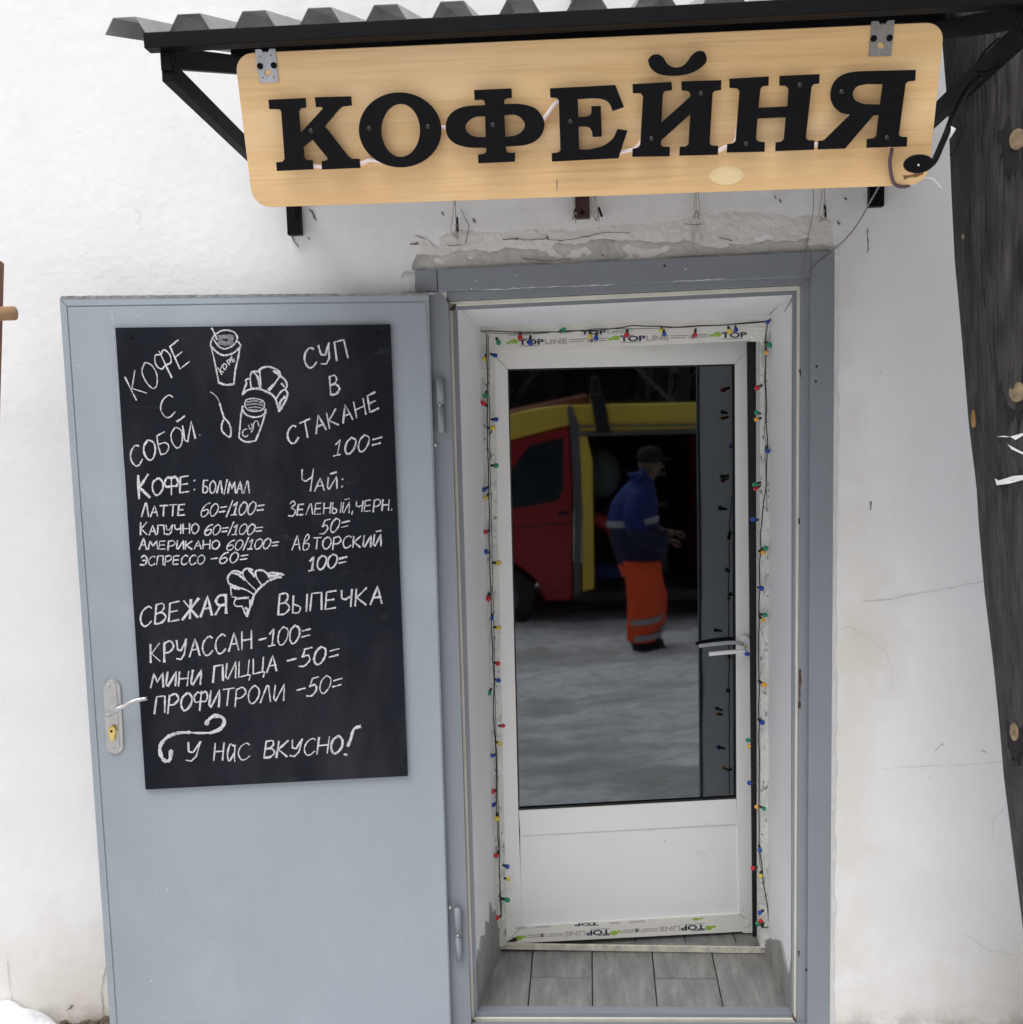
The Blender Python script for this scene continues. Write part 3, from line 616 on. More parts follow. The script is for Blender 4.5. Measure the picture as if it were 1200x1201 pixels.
cw('МИНИ', (185,540), (376,528), (6,-56), 9, KB, .25); cw('ПИЦЦА', (422,520), (666,476), (3,-62), 9, KB, .2); cw('-50=', (698,470), (900,436), (8,-66), 9, KB, .2)
cw('ПРОФИТРОЛИ', (200,638), (692,588), (6,-64), 8.8, KB, .22); cw('-50=', (735,580), (910,550), (8,-66), 8.5, KB, .15)
KC = (180, 830, 4.8)
cw('У', (185,298), (262,292), (12,-100), 13, KC); cw('Н', (340,298), (395,296), (10,-95), 12, KC); cw('а', (415,296), (462,300), (5,-95), 12, KC); cw('С', (478,292), (545,288), (5,-92), 12, KC)
cw('ВКУСНО', (620,282), (1060,250), (12,-92), 12.5, KC, .18, bold=(0,1,5))
def chalk_path(lines, w, crop, name='chalk_drawing', m=M_chalk, closed=False):
    ox, oy, k = crop; ms = []
    for ln in lines:
        ww = w
        if isinstance(ln[0], (int, float)): ww, ln = ln[0], ln[1:]
        if isinstance(ww, (int, float)): P = smooth_path(ln, 5); ww_ = [ww]*len(P)
        ms.append(ribbon([LEAF.pt(ox+q[0]/k, oy+q[1]/k, BO+.0003) for q in P], LEAF.n, [x/k/590 for x in ww_], .6))
    v, f = join(ms); return mk(name, v, f, m, cbo)
KD = (235, 380, 8.0)
chalk_path([[22,(1165,105),(1130,120),(1110,180),(1095,215)]], 20, (180,830,4.8))   # exclamation mark stroke
chalk_path([[16,(1075,262),(1090,264)]], 16, (180,830,4.8))
# swirl under the prices
chalk_path([[26,(300,92),(310,70),(345,45),(390,55),(400,85),(375,120),(320,142)],[14,(330,140),(260,142),(200,138)],[24,(200,138),(140,142),(80,165),(40,215),(45,270),(70,300),(95,290),(100,245)],[22,(300,95),(302,88),(306,80)],[22,(96,250),(101,243),(104,240)]], 20, (180,830,4.8))
# cup
chalk_path([[17,(110,40),(135,90),(160,150)],[18,(150,95),(200,65),(260,60),(320,80),(350,130),(330,180),(290,215),(230,235),(180,215),(150,180),(130,150)],
            [16,(130,110),(105,160),(98,205)],[20,(355,165),(385,205)],[20,(100,205),(140,250),(190,285),(240,295),(310,275),(370,225)],[16,(100,205),(125,300),(150,420),(175,550)],
            [20,(375,215),(355,330),(330,440),(318,560)],[22,(175,550),(240,572),(320,565)],
            [13,(165,410),(205,475)],[13,(212,385),(184,440)],[13,(184,440),(222,452)],[13,(225,370),(215,400),(235,430),(250,395),(230,372)],[13,(250,350),(275,385)],[13,(250,350),(275,335),(285,360),(262,368)],[13,(285,320),(310,355),(325,345)],[13,(285,320),(300,308)],[13,(298,338),(318,328)]], 16, KD)
chalk_path([[60,(180,130),(240,120),(310,130)],[60,(180,165),(240,185),(300,165)]], 50, KD, 'chalk_shading', M_chalk2)
# croissant
chalk_path([[22,(398,665),(415,610),(435,560),(430,530),(450,515),(470,520)],[18,(470,520),(475,570),(485,615)],[20,(470,515),(480,460),(510,445),(545,450)],[22,(500,450),(540,500),(560,600)],[24,(545,450),(580,415),(640,402),(700,420),(745,455),(755,490)],
            [30,(690,440),(730,470),(745,500)],[18,(745,495),(700,560),(650,630)],[20,(755,490),(800,530),(815,580),(800,610)],[18,(800,610),(755,640),(715,700)],[26,(800,615),(820,650),(810,700),(780,760),(740,820)],
            [24,(400,660),(440,625),(500,608),(560,610),(620,635),(670,660),(705,700),(725,760),(742,820)],[18,(560,450),(565,520),(570,600)],[26,(765,560),(790,590)],[26,(745,760),(760,720),(800,680)],[22,(735,790),(752,760)],[24,(640,620),(690,570)]], 20, KD)
# spoon
chalk_path([[10,(95,638),(130,660),(165,700),(190,760)],[20,(185,750),(205,820),(225,880)],[20,(225,880),(270,930),(290,1000),(280,1060),(240,1040),(205,1000),(205,940),(228,885)]], 16, KD)
# soup cup
chalk_path([[14,(420,740),(440,710),(500,700),(570,712),(605,745),(590,800),(530,820),(460,812),(425,780),(420,740)],[18,(400,770),(385,850),(375,960),(365,1065)],[20,(615,800),(600,880),(560,1000),(520,1095)],[22,(365,1065),(400,1095),(450,1108),(520,1095)],
            [20,(395,800),(430,850),(500,875),(570,865),(622,830)],[12,(440,985),(405,1000),(400,1040),(430,1060),(450,1040)],[12,(455,950),(470,990),(490,975)],[12,(480,935),(498,985),(480,1015)],[12,(500,985),(505,930),(535,910),(552,960)]], 14, KD)
chalk_path([[18,(440,735),(520,722),(585,740)],[16,(436,760),(520,750),(595,765)],[16,(450,788),(520,780),(580,790)],[14,(470,806),(540,806)]], 16, KD, 'chalk_shading', mat('chalk_grey', (.33,.33,.34,1), .95, .5, 260, 0))
# second croissant
KE = (255, 655, 13.33)
chalk_path([[44,(1040,255),(960,235),(860,225),(780,240)],[44,(1000,290),(900,310),(820,340)],[60,(800,280),(880,270),(960,262)],[40,(800,350),(740,400),(680,450),(620,510),(570,590),(545,700),(500,800),(470,900)],
            [34,(780,235),(720,190),(640,185),(590,210)],[30,(590,200),(620,300),(690,410)],[36,(560,180),(480,155),(420,180),(395,230)],[50,(500,175),(545,230),(590,280)],[22,(395,230),(450,340),(610,500)],
            [40,(380,230),(320,200),(240,205),(170,290),(175,370),(210,410)],[46,(240,225),(330,250),(430,330)],[30,(210,400),(330,450),(450,490),(570,560)],[44,(225,430),(300,470),(350,470)],[30,(215,430),(215,500),(225,570)],
            [24,(230,600),(300,605)],[44,(290,630),(380,620),(490,610)],[26,(285,640),(265,700),(300,745),(390,745)],[30,(390,745),(430,840),(465,910)],[50,(440,770),(480,800),(480,860)],[60,(520,650),(520,740)]], 26, KE)
# faint smears
chalk_path([[2.6]+chalk_path_later], 2.6, PX)
for x, y in ((372,455),): disc_on(LEAF, 120+x/3.243, 370+y/3.243, BO, .0016, M_chalk, 'chalk_dot', cbo, h=.0003)

# ================================================================= WHITE INNER DOOR
pd = thing('inner_door', 'white plastic inner door ajar with a large mirror-like glass pane and solid lower panel', 'door', tuple(WY(.36).pt(592,1108)*np.array([1,1,0])))
PJ = WY(.345)
pprism('door_jamb', PJ, [(562,384),(579,400),(594,1108),(583,1112)], .06, M_worn, pd, bevel=.001)
pprism('door_jamb', PJ, [(891,372),(906,371),(902,1112),(892,1112)], .06, M_worn, pd, bevel=.001)
pprism('door_head', WY(.3442), [(560,382),(906,367.5),(904,398.5),(886,399.2),(579.4,413),(566,402)], .06, M_film, pd, bevel=.001)
pprism('threshold', WY(.352), [(585,1106.5),(900,1111),(900,1118),(585,1113)], .007, mat('dirty_cream_sill', (.60,.56,.47,1), .7, .35, 30, .3, 60), pd, bevel=.001)
pprism('jamb_gap_shade', WY(.41), [(575,380),(602,380),(602,1110),(588,1110)], .02, M_seal, pd)  # black strips put into the gaps beside the sash in place of shade
pprism('jamb_gap_shade', WY(.455), [(876,372),(897,372),(897,1112),(883,1112)], .01, M_seal, pd)
# sash
LT, RT, RB, LB = (575,411), (886.5,399.5), (889,1091.5), (591.5,1107)
gTL, gTR, gBR, gBL = (595.5,433.5), (862,427.5), (864,936.5), (608,950)
S = [('stile', [LT, (590,424), (608.2,1092), LB]), ('stile', [(862,420), RT, RB, (868,1080)])]
sash_w = .045
pprism('stile', DOOR, [LT, gTL, gBL, (613,1085.5), LB], sash_w, M_pvc, pd, bevel=.0015)
pprism('stile', DOOR, [gTR, RT, RB, (867,1070.5), gBR], sash_w, M_pvc, pd, bevel=.0015)
pprism('rail', DOOR, [(575.3,410.9), (886.2,399.6), (862,427), (595.5,433)], sash_w, M_pvc, pd, bevel=.0015)
pprism('rail', DOOR, [(608.4,950.5), (863.6,937), (865,966.5), (610.4,980)], sash_w, M_pvc, pd, bevel=.0015)
pprism('rail', DOOR, [(613.4,1086), (866.6,1071), (888.6,1091.6), (592,1107)], sash_w, M_film, pd, bevel=.0015, label='bottom rail still in its printed protective film')
pprism('lower_panel', DOOR, [(610,978), (866,964), (868,1073), (612,1088)], .02, M_pvcd, pd, off=-.006)
seal = sheet('glazing_seal', [[(594,432),(863.5,426),(865.5,938),(606.5,951.5)], [(597,435),(860.4,429),(862.2,934.6),(609.6,948)]], DOOR, -.0035, .006, M_seal, pd)
gp = mk('glass_pane', [DOOR.pt(x, y, -.012) for x, y in ((590,428),(868,422),(870,942),(603,956))], [(3,2,1,0)], M_glass, pd)
seam = crack([(613,1086),(592,1107)], .8, M_crackl, DOOR, .0004, pd, 'mitre_seam', 0)
crack([(574,412),(595,433)], .5, M_crackl, DOOR, .0004, pd, 'mitre_seam', 0); crack([(886,400),(862,427)], .5, M_crackl, DOOR, .0004, pd, 'mitre_seam', 0)
for pts in ([(594,1105),(603,1099),(609,1098),(606,1104)],): pprism('torn_corner', DOOR, pts, .001, M_seal, pd, off=.0006)
for x, y in ((870,1068.5),(829,966),(779,986),(872,1066)): disc_on(DOOR, x, y, 0, .0014, M_seal, 'dirt_speck', pd, h=.0004)
# rosette and lever
ros = pprism('handle', DOOR, stadium(873.5,751,873.6,765,6.2), .012, M_white, pd, off=.012, bevel=.003)
tube('lever', smooth_path([DOOR.pt(873.5,763,.012), DOOR.pt(873,763.5,.045), DOOR.pt(868,764,.052), DOOR.pt(852,765,.052), DOOR.pt(831.5,767,.050)], 5), .0065, M_white, ros, n=10)
tube('added_bar', smooth_path([DOOR.pt(871,756,.012), DOOR.pt(866,754.2,.014), DOOR.pt(858,753.5,.014), DOOR.pt(840,755,.012), DOOR.pt(819.5,757.5,.004)], 5), .0062, mat('grey_plastic', (.42,.43,.44,1), .4, .3, 60, .1, 90), ros, n=10)  # grey bar added above the lever, over its mirror image in the glass
disc_on(DOOR, 874, 758, .012, .0036, M_brass, 'lock', ros, h=.002)
# printed film
def text_mesh(txt, filled, w_em=1.0):
    cu = bpy.data.curves.new('tmp', 'FONT'); cu.body = txt; cu.size = 1
    if filled: cu.offset = .035; cu.extrude = 0
    else: cu.fill_mode = 'NONE'; cu.bevel_depth = .016; cu.bevel_resolution = 0; cu.resolution_u = 3
    to = bpy.data.objects.new('tmp', cu); C.objects.link(to)
    me = bpy.data.meshes.new_from_object(to.evaluated_get(bpy.context.evaluated_depsgraph_get()))
    v = [tuple(x.co) for x in me.vertices]; f = [tuple(p.vertices) for p in me.polygons]
    bpy.data.objects.remove(to); bpy.data.curves.remove(cu); bpy.data.meshes.remove(me)
    xs_ = [a[0] for a in v]; ys_ = [a[1] for a in v]; x0, x1, y0, y1 = min(xs_), max(xs_), min(ys_), max(ys_)
    return [((a-x0)/(x1-x0), (b-y0)/(y1-y0), c) for a, b, c in v], f
TOPM = text_mesh('TOP', True); LINM = text_mesh('LINE', False)
def film_print(plane, off, x0, y0, dx, dy, ht, parent, flip=False, bits='flTLsc'):
    """one repeat of the film's print starting at (x0,y0) [left end of leaf mark], running along (dx,dy) px per repeat"""
    L = math.hypot(dx, dy); ux, uy = dx/L, dy/L; sgn = -1 if flip else 1
    vx, vy = uy*ht*1, -ux*ht                       # up
    def P(a, b):                                   # a 0..1 along, b up 0..1
        if flip: a, b = 1-a, 1-b
        return plane.pt(x0+dx*a+vx*b, y0+dy*a+vy*b, off)
    def lines(items, m, name):
        ms = [([P(a, b), P(c_, b), P(c_, d), P(a, d)], [(0,1,2,3)]) for a, b, c_, d in items]
        v, f = join(ms); return mk(name, v, f, m, parent)
    if 'f' in bits:
        ms = []
        for cx_, cy_, rx_, ry_, ro in ((.075,.62,.045,.42,-50),(.02,.5,.02,.24,30)):
            ms.append(([P(cx_+math.cos(t_)*rx_*.95, cy_+math.sin(t_)*ry_*(.75+.25*math.cos(t_-.8))) for t_ in [2*math.pi*i/12 for i in range(12)]], [tuple(range(12))]))
        v, f = join(ms); mk('leaf_mark', v, f, M_green, parent)
    if 'T' in bits: mk('film_lettering', [P(.12+.25*a, .16+.72*b) for a, b, c_ in TOPM[0]], TOPM[1], M_navy, parent); lines([(.12,.02,.33,.07),(.12,.93,.25,1.0)], M_navy, 'film_line')
    if 'L' in bits: mk('film_lettering', [P(.38+.22*a, .16+.66*b) for a, b, c_ in LINM[0]], LINM[1], M_greyp, parent)
    if 's' in bits:
        it = []
        for (a, b, e) in ((.62,.62,.79),(.62,.34,.77),(.88,.62,1.0),(.88,.34,.99)):
            x = a
            while x < e:
                w_ = random.uniform(.004,.012); it.append((x, b, min(x+w_, e), b+.12)); x += w_+.004
        lines(it, M_greyp, 'film_small_print')
    if 'c' in bits:
        ms = [([P(.838+.021*math.cos(t_), .5+.3*math.sin(t_)) for t_ in [2*math.pi*i/14 for i in range(14)]], [tuple(range(14))])]
        for r_ in (.03,.04):
            for a0 in (-.7, 2.44): 
                pts = [P(.838+r_*math.cos(a0+1.4*i/6), .5+r_*14*math.sin(a0+1.4*i/6)) for i in range(7)]; ms.append(ribbon(pts, plane.n, .0008))
        v, f = join(ms); mk('round_mark', v, f, M_greyp, parent)
for k in range(3):
    x = 594+119*k; film_print(WY(.3442), .0006, x, 407-.0345*119*k, 119, -4.1, 9, pd, bits='flTLsc' if k < 2 else 'fT')
film_print(WY(.3442), .0006, 548+119, 394, 119, -4.1, 5.5, pd, bits='TL'); film_print(WY(.3442), .0006, 548+4, 396.5, 119, -4.1, 5, pd, bits='Ls')
for k, (x, b) in enumerate(((529.5,'fsc'),(640.5,'fTLsc'),(751.5,'fTLsc'))):
    pass
# bottom film is upside down: from the right end, one repeat = 111 px
def bl(x): return 1107-(x-592)*.0527
for x0 in (606-111+12, 606+12, 717+12):
    xs0 = x0
    film_print(DOOR, .0006, xs0, bl(xs0)-3.8, 111, -5.85, 8.5, pd, flip=True, bits='flTLsc' if x0 > 600 else 'f')
for x0 in (640,750):
    film_print(DOOR, .0006, x0-36, bl(x0)-14.2, 111, -5.85, 4.5, pd, flip=True, bits='sT' if x0 < 700 else 'sf')
# crumpled tape at the right ends
for px_, py_, pl in ((888,392,PJ),(880,1085,DOOR)):
    v = []
    for j in range(7):
        for i in range(7): p = pl.pt(px_-9+3*i, py_-8+2.8*j, .0015+.004*abs(mn.noise(Vector((i*.9,j*.8,px_))))); v.append(p)
    mk('crumpled_film', v, [(j*7+i,j*7+i+1,j*7+i+8,j*7+i+7) for j in range(6) for i in range(6)], M_film, pd)

# ================================================================= STRING LIGHTS
SLP = WY(.332)
sl_ = thing('string_lights', 'string of small coloured bulbs on dark cord framing the white inner door', 'string lights', tuple(WY(.33).pt(583,1080)))
def cord(pts, r=.0017, off=0, jit=.8, m=M_cord, plane=SLP, parent=sl_, name='cord'):
    P = []
    for (xa,ya),(xb,yb) in zip(pts, pts[1:]):
        n = max(1, int(math.hypot(xb-xa, yb-ya)/14)); P += [(xa+(xb-xa)*i/n+jit*(rnd()-.5)*1.5, ya+(yb-ya)*i/n+jit*(rnd()-.5)*1.5) for i in range(n)]
    P.append(pts[-1]); return tube(name, smooth_path([plane.pt(x, y, off+.003*rnd()*jit) for x, y in P], 3), r, m, parent, n=6)
cord([(571,392),(571.5,450),(572,520),(573.5,600),(575,680),(577,740),(579,790),(579.5,850),(582,900),(583,950),(585.5,1000),(587,1050),(588,1074)])
cord([(573,393),(574,480),(576,600),(578,690),(579.5,760),(582,870),(584,930),(586.5,1030),(588,1074)], .001)
cord([(563,388),(600,390),(660,389),(700,387),(730,384),(740,382),(790,384),(850,381),(899,377)]); cord([(566,390),(620,392),(700,386),(760,385),(820,383),(899,378)], .0009)
cord([(900,380),(898,400),(898,450),(899.5,520),(898,570),(893,612),(891,660),(890,720),(890,790),(890,850),(890,930),(890,985),(893,1015),(897,1045),(901,1068),(901,1086),(893,1087)])
cord([(899,400),(897,440),(897,520),(899,600)], .0009); cord([(890,985),(891,1010),(899,1060),(901,1080)], .0009)
BULBS = [(581,417,'blue',572,414),(568,421,'yellow',571,414),(569,464,'green',571,458),(567,473,'red',571,476),(582,492,'blue',572,492),(578,502,'yellow',572,502),(582,546,'green',573,546),
 (568,574,'blue',573,571),(570,584,'yellow',574,578),(569,624,'red',574,622),(570,647,'blue',574,648),(585,660,'yellow',575,660),(573,702,'red',574,694),(577,725,'blue',577,718),(585,736,'yellow',577,735),
 (584,778,'red',577,776),(585,798,'blue',579,796),(574,813,'green',577,806),(590,851,'red',580,851),(586,872,'yellow',580,869),(578,886,'blue',581,884),(578,928,'red',582,926),(579,944,'blue',583,940),(583,960,'yellow',583,950),
 (582,1003,'red',585,998),(595,1016,'blue',587,1013),(596,1031,'yellow',587,1028),(595,1055,'green',587,1053),(583,1076,'red',588,1074),
 (585,402,'green',581,394),(610,396,'red',611,388),(622,402,'blue',622,391),(661,387,'green',657,388),(692,395,'yellow',692,388),(699,397,'blue',700,387),(735,393,'red',736,384),(775,388,'yellow',776,384),(779,392,'blue',778,384),(815,393,'red',816,383),
 (856,389,'yellow',853,381),(863,387,'blue',862,381),(900,378,'blue',905,373),
 (902,405,'green',898,402),(899,414,'orange',898,409),(888,455,'red',895,451),(887,484,'green',896,486),(887,492,'orange',896,489),(900,529,'blue',899,520),(885,568,'green',895,565),(886,573,'red',896,567),(883,609,'blue',892,610),(898,643,'green',890,645),(895,648,'orange',890,646),
 (893,690,'blue',889,689),(897,721,'green',889,720),(895,727,'orange',889,722),(876,767,'blue',885,766),(896,803,'orange',889,798),(894,847,'blue',889,843),(877,868,'green',886,869),(878,875,'orange',885,873),(879,918,'blue',887,917),(887,946,'orange',890,945),(896,948,'green',890,945),
 (891,997,'blue',890,990),(883,1018,'red',890,1016),(892,1027,'yellow',892,1020),(891,1070,'blue',899,1065),(892,1080,'red',898,1084),(889,1083,'green',897,1086)]
bm_bulb = {}
for (bx, by, col, sx, sy) in BULBS:
    off = .014+.01*rnd(); ctr = SLP.pt(bx, by, off); s0 = SLP.pt(sx, sy, .001)
    d = ctr-s0; d /= (np.linalg.norm(d)+1e-9)
    if col not in bm_bulb:
        v, f = sphere((0,0,0), .0078, 12, 8, (1,1,1.12)); me = bpy.data.meshes.new('bulb_'+col); me.from_pydata([tuple(a) for a in v], [], f); me.materials.append(M_bulb[col]); me.polygons.foreach_set('use_smooth', [True]*len(me.polygons)); bm_bulb[col] = me
    if 'socket' not in bm_bulb:
        v, f = tubem([(0,0,-.022),(0,0,-.020),(0,0,-.004)], [.003,.0042,.005], 8); me = bpy.data.meshes.new('socket'); me.from_pydata([tuple(a) for a in v], [], f); me.materials.append(M_cord); bm_bulb['socket'] = me
    B = bpy.data.objects.new('bulb', bm_bulb[col]); C.objects.link(B); B.parent = sl_; B.location = ctr-base(sl_)
    B.rotation_euler = Vector(d).to_track_quat('Z', 'Y').to_euler(); B['label'] = col+' bulb'; q_ = random.uniform(.82,1.06); B.scale = (q_,q_,q_*random.uniform(.9,1.15))
    Sk = bpy.data.objects.new('socket', bm_bulb['socket']); C.objects.link(Sk); Sk.parent = B
# grey twin wire from the frame corner to the lights
tw = thing('lead_wire', 'thin grey twin wire looping from the frame corner down to the bulb string', 'wire', tuple(WY(.1).pt(931,345)))
for dx in (0, 2.2):
    P_ = [WY(.03).pt(931+dx*.3,345,.01), WY(.12).pt(922+dx,362), WY(.2).pt(919+dx,368), WY(.26).pt(921-dx,371), WY(.3).pt(912,374+dx), WY(.32).pt(906,379+dx)]
    tube('wire_strand', smooth_path(P_, 5), .0011, M_wire, tw, n=6)
tube('wire_strand', smooth_path([WY(.32).pt(913,376), WY(.325).pt(910,386), WY(.33).pt(908,392), WY(.33).pt(899,398)], 5), .0009, M_wire, tw, n=6)
tube('wire_strand', smooth_path([WY(.32).pt(909,377), WY(.325).pt(904,390), WY(.33).pt(899,395)], 5), .0009, M_wire, tw, n=6)

# ================================================================= CANOPY
cn = thing('door_canopy', 'black steel canopy frame with a corrugated metal roof above the door', 'canopy', (0.05, 0, 2.2))
XL, XM, XR = -.685, .055, .785; YF = -.806; ZF = 2.3665; SL = .30
def zt(y): return ZF+.006+SL*(y-YF)           # top line of the sloping arms
Pf = WY(-.82)
bar('front_beam', (-.716, -.82, ZF), (.82, -.82, ZF+.002), .028, .026, M_black, cn)
bar('rear_beam', (-.716, -.03, zt(-.03)), (.82, -.03, zt(-.03)), .028, .026, M_black, cn)
bar('purlin', (-.700, -.40, zt(-.40)+.001), (.80, -.40, zt(-.40)+.001), .025, .025, M_black, cn)
for x, zb_ in ((XL, 2.172), (XM, 2.186), (XR, 2.187)):
    mm = M_black if x != XM else mat('brown_primed_steel', (.045,.02,.017,1), .6, .4, 20, .1, 60)
    ztop = 2.86 if x == XM else 2.70
    bar('wall_post', (x, -.015, zb_), (x, -.015, ztop), .036, .022, mm, cn, up=(0,1,0))
    disc_on(WY(-.026), *({XL:(346,254), XM:(683,250), XR:(1022,236)}[x]), 0, .006, M_black, 'bolt', cn, h=.003)
    if x == XM: mk('bolt', *sphere((x+.002, -.03, 2.735), .006), M_brass, cn, smooth=True); bar('rafter', (x, -.755, zt(-.755)-.035), (x, -.03, zt(-.03)-.035), .022, .022, M_black, cn); continue
    bar('rafter', (x, -.80, zt(-.80)-.028), (x, -.03, zt(-.03)-.028), .022, .036, M_black, cn)
    bar('corner_upright', (x, -.806, ZF-.046), (x, -.806, ZF-.0135), .020, .022, M_black, cn, up=(0,1,0))
    bar('brace', (x, -.812, ZF-.046), (x, -.03, 2.276), .022, .034, M_black, cn)
# corrugated sheet with real thickness
per = .1145; x0 = WY(-.83).pt(124,47)[0]; hgt = .027
prof = []; k = 0; x = x0
while x < .82:
    prof += [(x, 0), (x+.016, hgt), (x+.016+.040, hgt), (x+.072, 0), (x+per-.002, 0)]; x += per
    k += 1
prof = [p for p in prof if p[0] < .822]; prof += [(.822, 0)]
ya, yb = -.829, -.045; TK = .0012; rows = [ya+(yb-ya)*i/8 for i in range(9)]
v = []
def sag(x, y): return .0025*mn.noise(Vector((x*2, y*2, 4)))+ (.004 if x < -.84 else 0)
for y in rows:
    for (x, z) in prof: v.append((x, y, zt(y)+.0145+z+sag(x, y)))
n_ = len(prof)
f = [(j*n_+i, j*n_+i+1, (j+1)*n_+i+1, (j+1)*n_+i) for j in range(8) for i in range(n_-1)]
rs = mk('roof_sheet', v, f, M_rib, cn); so_ = rs.modifiers.new('thick', 'SOLIDIFY'); so_.thickness = TK; so_.offset = 0

# ================================================================= SIGN
TLc = np.array([-.5745, -.80, 2.352])
tilt = 14.16; ty = rad(.404); rl = rad(-.16)
ex = np.array([math.cos(ty), math.sin(ty), 0]); dn = -np.array([0,0,1.])*math.cos(rad(tilt))+np.cross([0,0,1.], ex)*math.sin(rad(tilt))
SIGN = Plane(WY(-.80).pt(275,63), np.cross(ex, -dn)); 
if SIGN.n[1] > 0: SIGN.n = -SIGN.n
sg = thing('shop_sign', 'long plywood sign with rounded corners and raised black letters КОФЕЙНЯ', 'sign', tuple(SIGN.pt(690,235)))
def rounded(c, r):
    out = []
    for i, p in enumerate(c):
        a = np.array(c[i-1], float); b = np.array(p, float); d = np.array(c[(i+1) % len(c)], float)
        u1 = (a-b)/np.linalg.norm(a-b); u2 = (d-b)/np.linalg.norm(d-b)
        for t_ in np.linspace(0, 1, 9):
            q = (1-t_)**2*(b+u1*r)+2*(1-t_)*t_*b+t_*t_*(b+u2*r); out.append(tuple(q*.35+.65*(b+(u1+u2)*r - ((1-0)*(u1*math.sin(t_*math.pi/2)+u2*math.cos(t_*math.pi/2))*r))) if 1 else tuple(q))
    return out
pprism('sign_board', SIGN, rounded([(275,63),(1108,26),(1088,217),(297,244)], 23), .010, M_wood, sg, bevel=.0012)
LO, LT_ = .016, .005
cA = lambda L: [(100+x/3, y/3) for x, y in L]; cB = lambda L: [(450+x/3, y/3) for x, y in L]; cC = lambda L: [(800+x/3, y/3) for x, y in L]
def soft(L, k=4): return [tuple(p) for p in smooth_path([np.array(q, float) for q in L], k)]
LET = [
 [cA([(645,352),(775,346),(777,380),(758,382),(752,392),(757,470),(836,384),(832,377),(812,378),(808,343),(935,340),(938,372),(905,376),(895,384),(843,445),(925,550),(938,559),(965,560),(968,592),(833,598),(832,568),(850,565),(854,558),(800,492),(768,518),(770,556),(778,564),(800,564),(802,597),(675,603),(672,572),(695,570),(702,560),(690,392),(682,385),(648,385)])],
 [ell(469.4,152.7,48.4,44,56,rot=4), ell(470,153.3,22.7,31,44,rot=0)],
 [cB([(318,318),(450,312),(452,345),(430,348),(424,354)]+soft([(424,367),(480,367),(530,380),(558,410),(566,440),(556,475),(530,500),(490,513),(430,517)])+[(431,530),(436,538),(463,538),(462,570),(333,576),(332,545),(356,541),(361,534)]+soft([(361,521),(300,520),(255,508),(228,485),(218,450),(226,415),(250,390),(290,375),(357,371)])+[(355,358),(348,352),(320,353)]),
  cB(soft([(357,410),(322,413),(298,428),(288,448),(298,470),(325,482),(359,484)])), cB(soft([(425,407),(460,405),(485,418),(497,440),(488,462),(462,478),(428,482)]))],
 [cB([(585,312),(815,300),(846,378),(806,392)]+soft([(806,392),(792,362),(765,349),(730,347)])[1:]+[(683,350),(685,413),(715,411)]+soft([(715,411),(728,404),(731,390),(731,375)])[1:]+[(764,374),(768,482),(736,483)]+soft([(736,483),(732,462),(722,449),(705,446)])[1:]+[(686,447),(688,527),(725,526)]+soft([(725,526),(770,515),(805,490),(823,455)])[1:]+[(858,460),(826,558),(592,570),(591,540),(614,537),(622,530),(616,355),(610,346),(586,344)])],
 [cB([(876,297),(1013,289),(1015,318),(990,322),(983,330),(977,432),(1080,340),(1080,330),(1072,321),(1049,319),(1048,287),(1188,283),(1187,318),(1164,321),(1157,330),(1147,505),(1153,513),(1177,514),(1176,546),(1041,549),(1042,518),(1064,516),(1073,508),(1080,402),(977,495),(975,510),(982,517),(1007,518),(1006,551),(875,553),(876,524),(896,520),(903,511),(913,340),(905,329),(877,329)])],
 [cB(soft([(930,212),(945,195),(968,193),(985,205),(997,225),(1020,238),(1045,236),(1065,222),(1085,195),(1105,181),(1126,183),(1136,203),(1132,224),(1105,247),(1070,262),(1020,268),(970,262),(940,240),(930,212)],3)[:-1])],
 [cC([(167,278),(305,270),(304,302),(283,305),(276,313),(268,380),(372,375),(375,312),(366,303),(343,302),(344,268),(484,262),(482,295),(464,297),(455,306),(435,485),(442,494),(465,495),(464,528),(329,533),(330,502),(350,499),(359,490),(366,414),(265,418),(260,490),(267,498),(291,502),(290,535),(158,538),(159,508),(180,505),(189,496),(203,322),(195,312),(168,310)])],
 [cC([(822,247),(820,285),(795,288),(786,296),(762,475),(770,482),(792,483),(790,517),(650,521),(652,490),(676,487),(685,478),(693,406),(672,408),(573,524),(478,527),(480,497),(500,494),(592,404)]+soft([(592,404),(560,397),(535,375),(523,340),(530,300),(555,270),(600,254),(690,250)])[1:]),
  cC([(707,297)]+soft([(650,297),(615,306),(600,330),(610,355),(640,367)])+[(698,369)])]]
for i, lp in enumerate(LET):
    sheet('breve' if i == 5 else 'letter', lp, SIGN, LO+LT_, LT_, M_black, sg, bevel=.0004)
M_scr = mat('dark_screw', (.025,.025,.03,1), .35, .2, 30, 0, metal=.3)
for x, y in ((365,154),(433,151),(502,149),(578,147),(669,143),(764,163),(822,110),(875,169),(938,100),(987,108),(1040,162)):
    s_ = disc_on(SIGN, x, y, LO+LT_, .0042, M_scr, 'screw', sg, h=.0007)
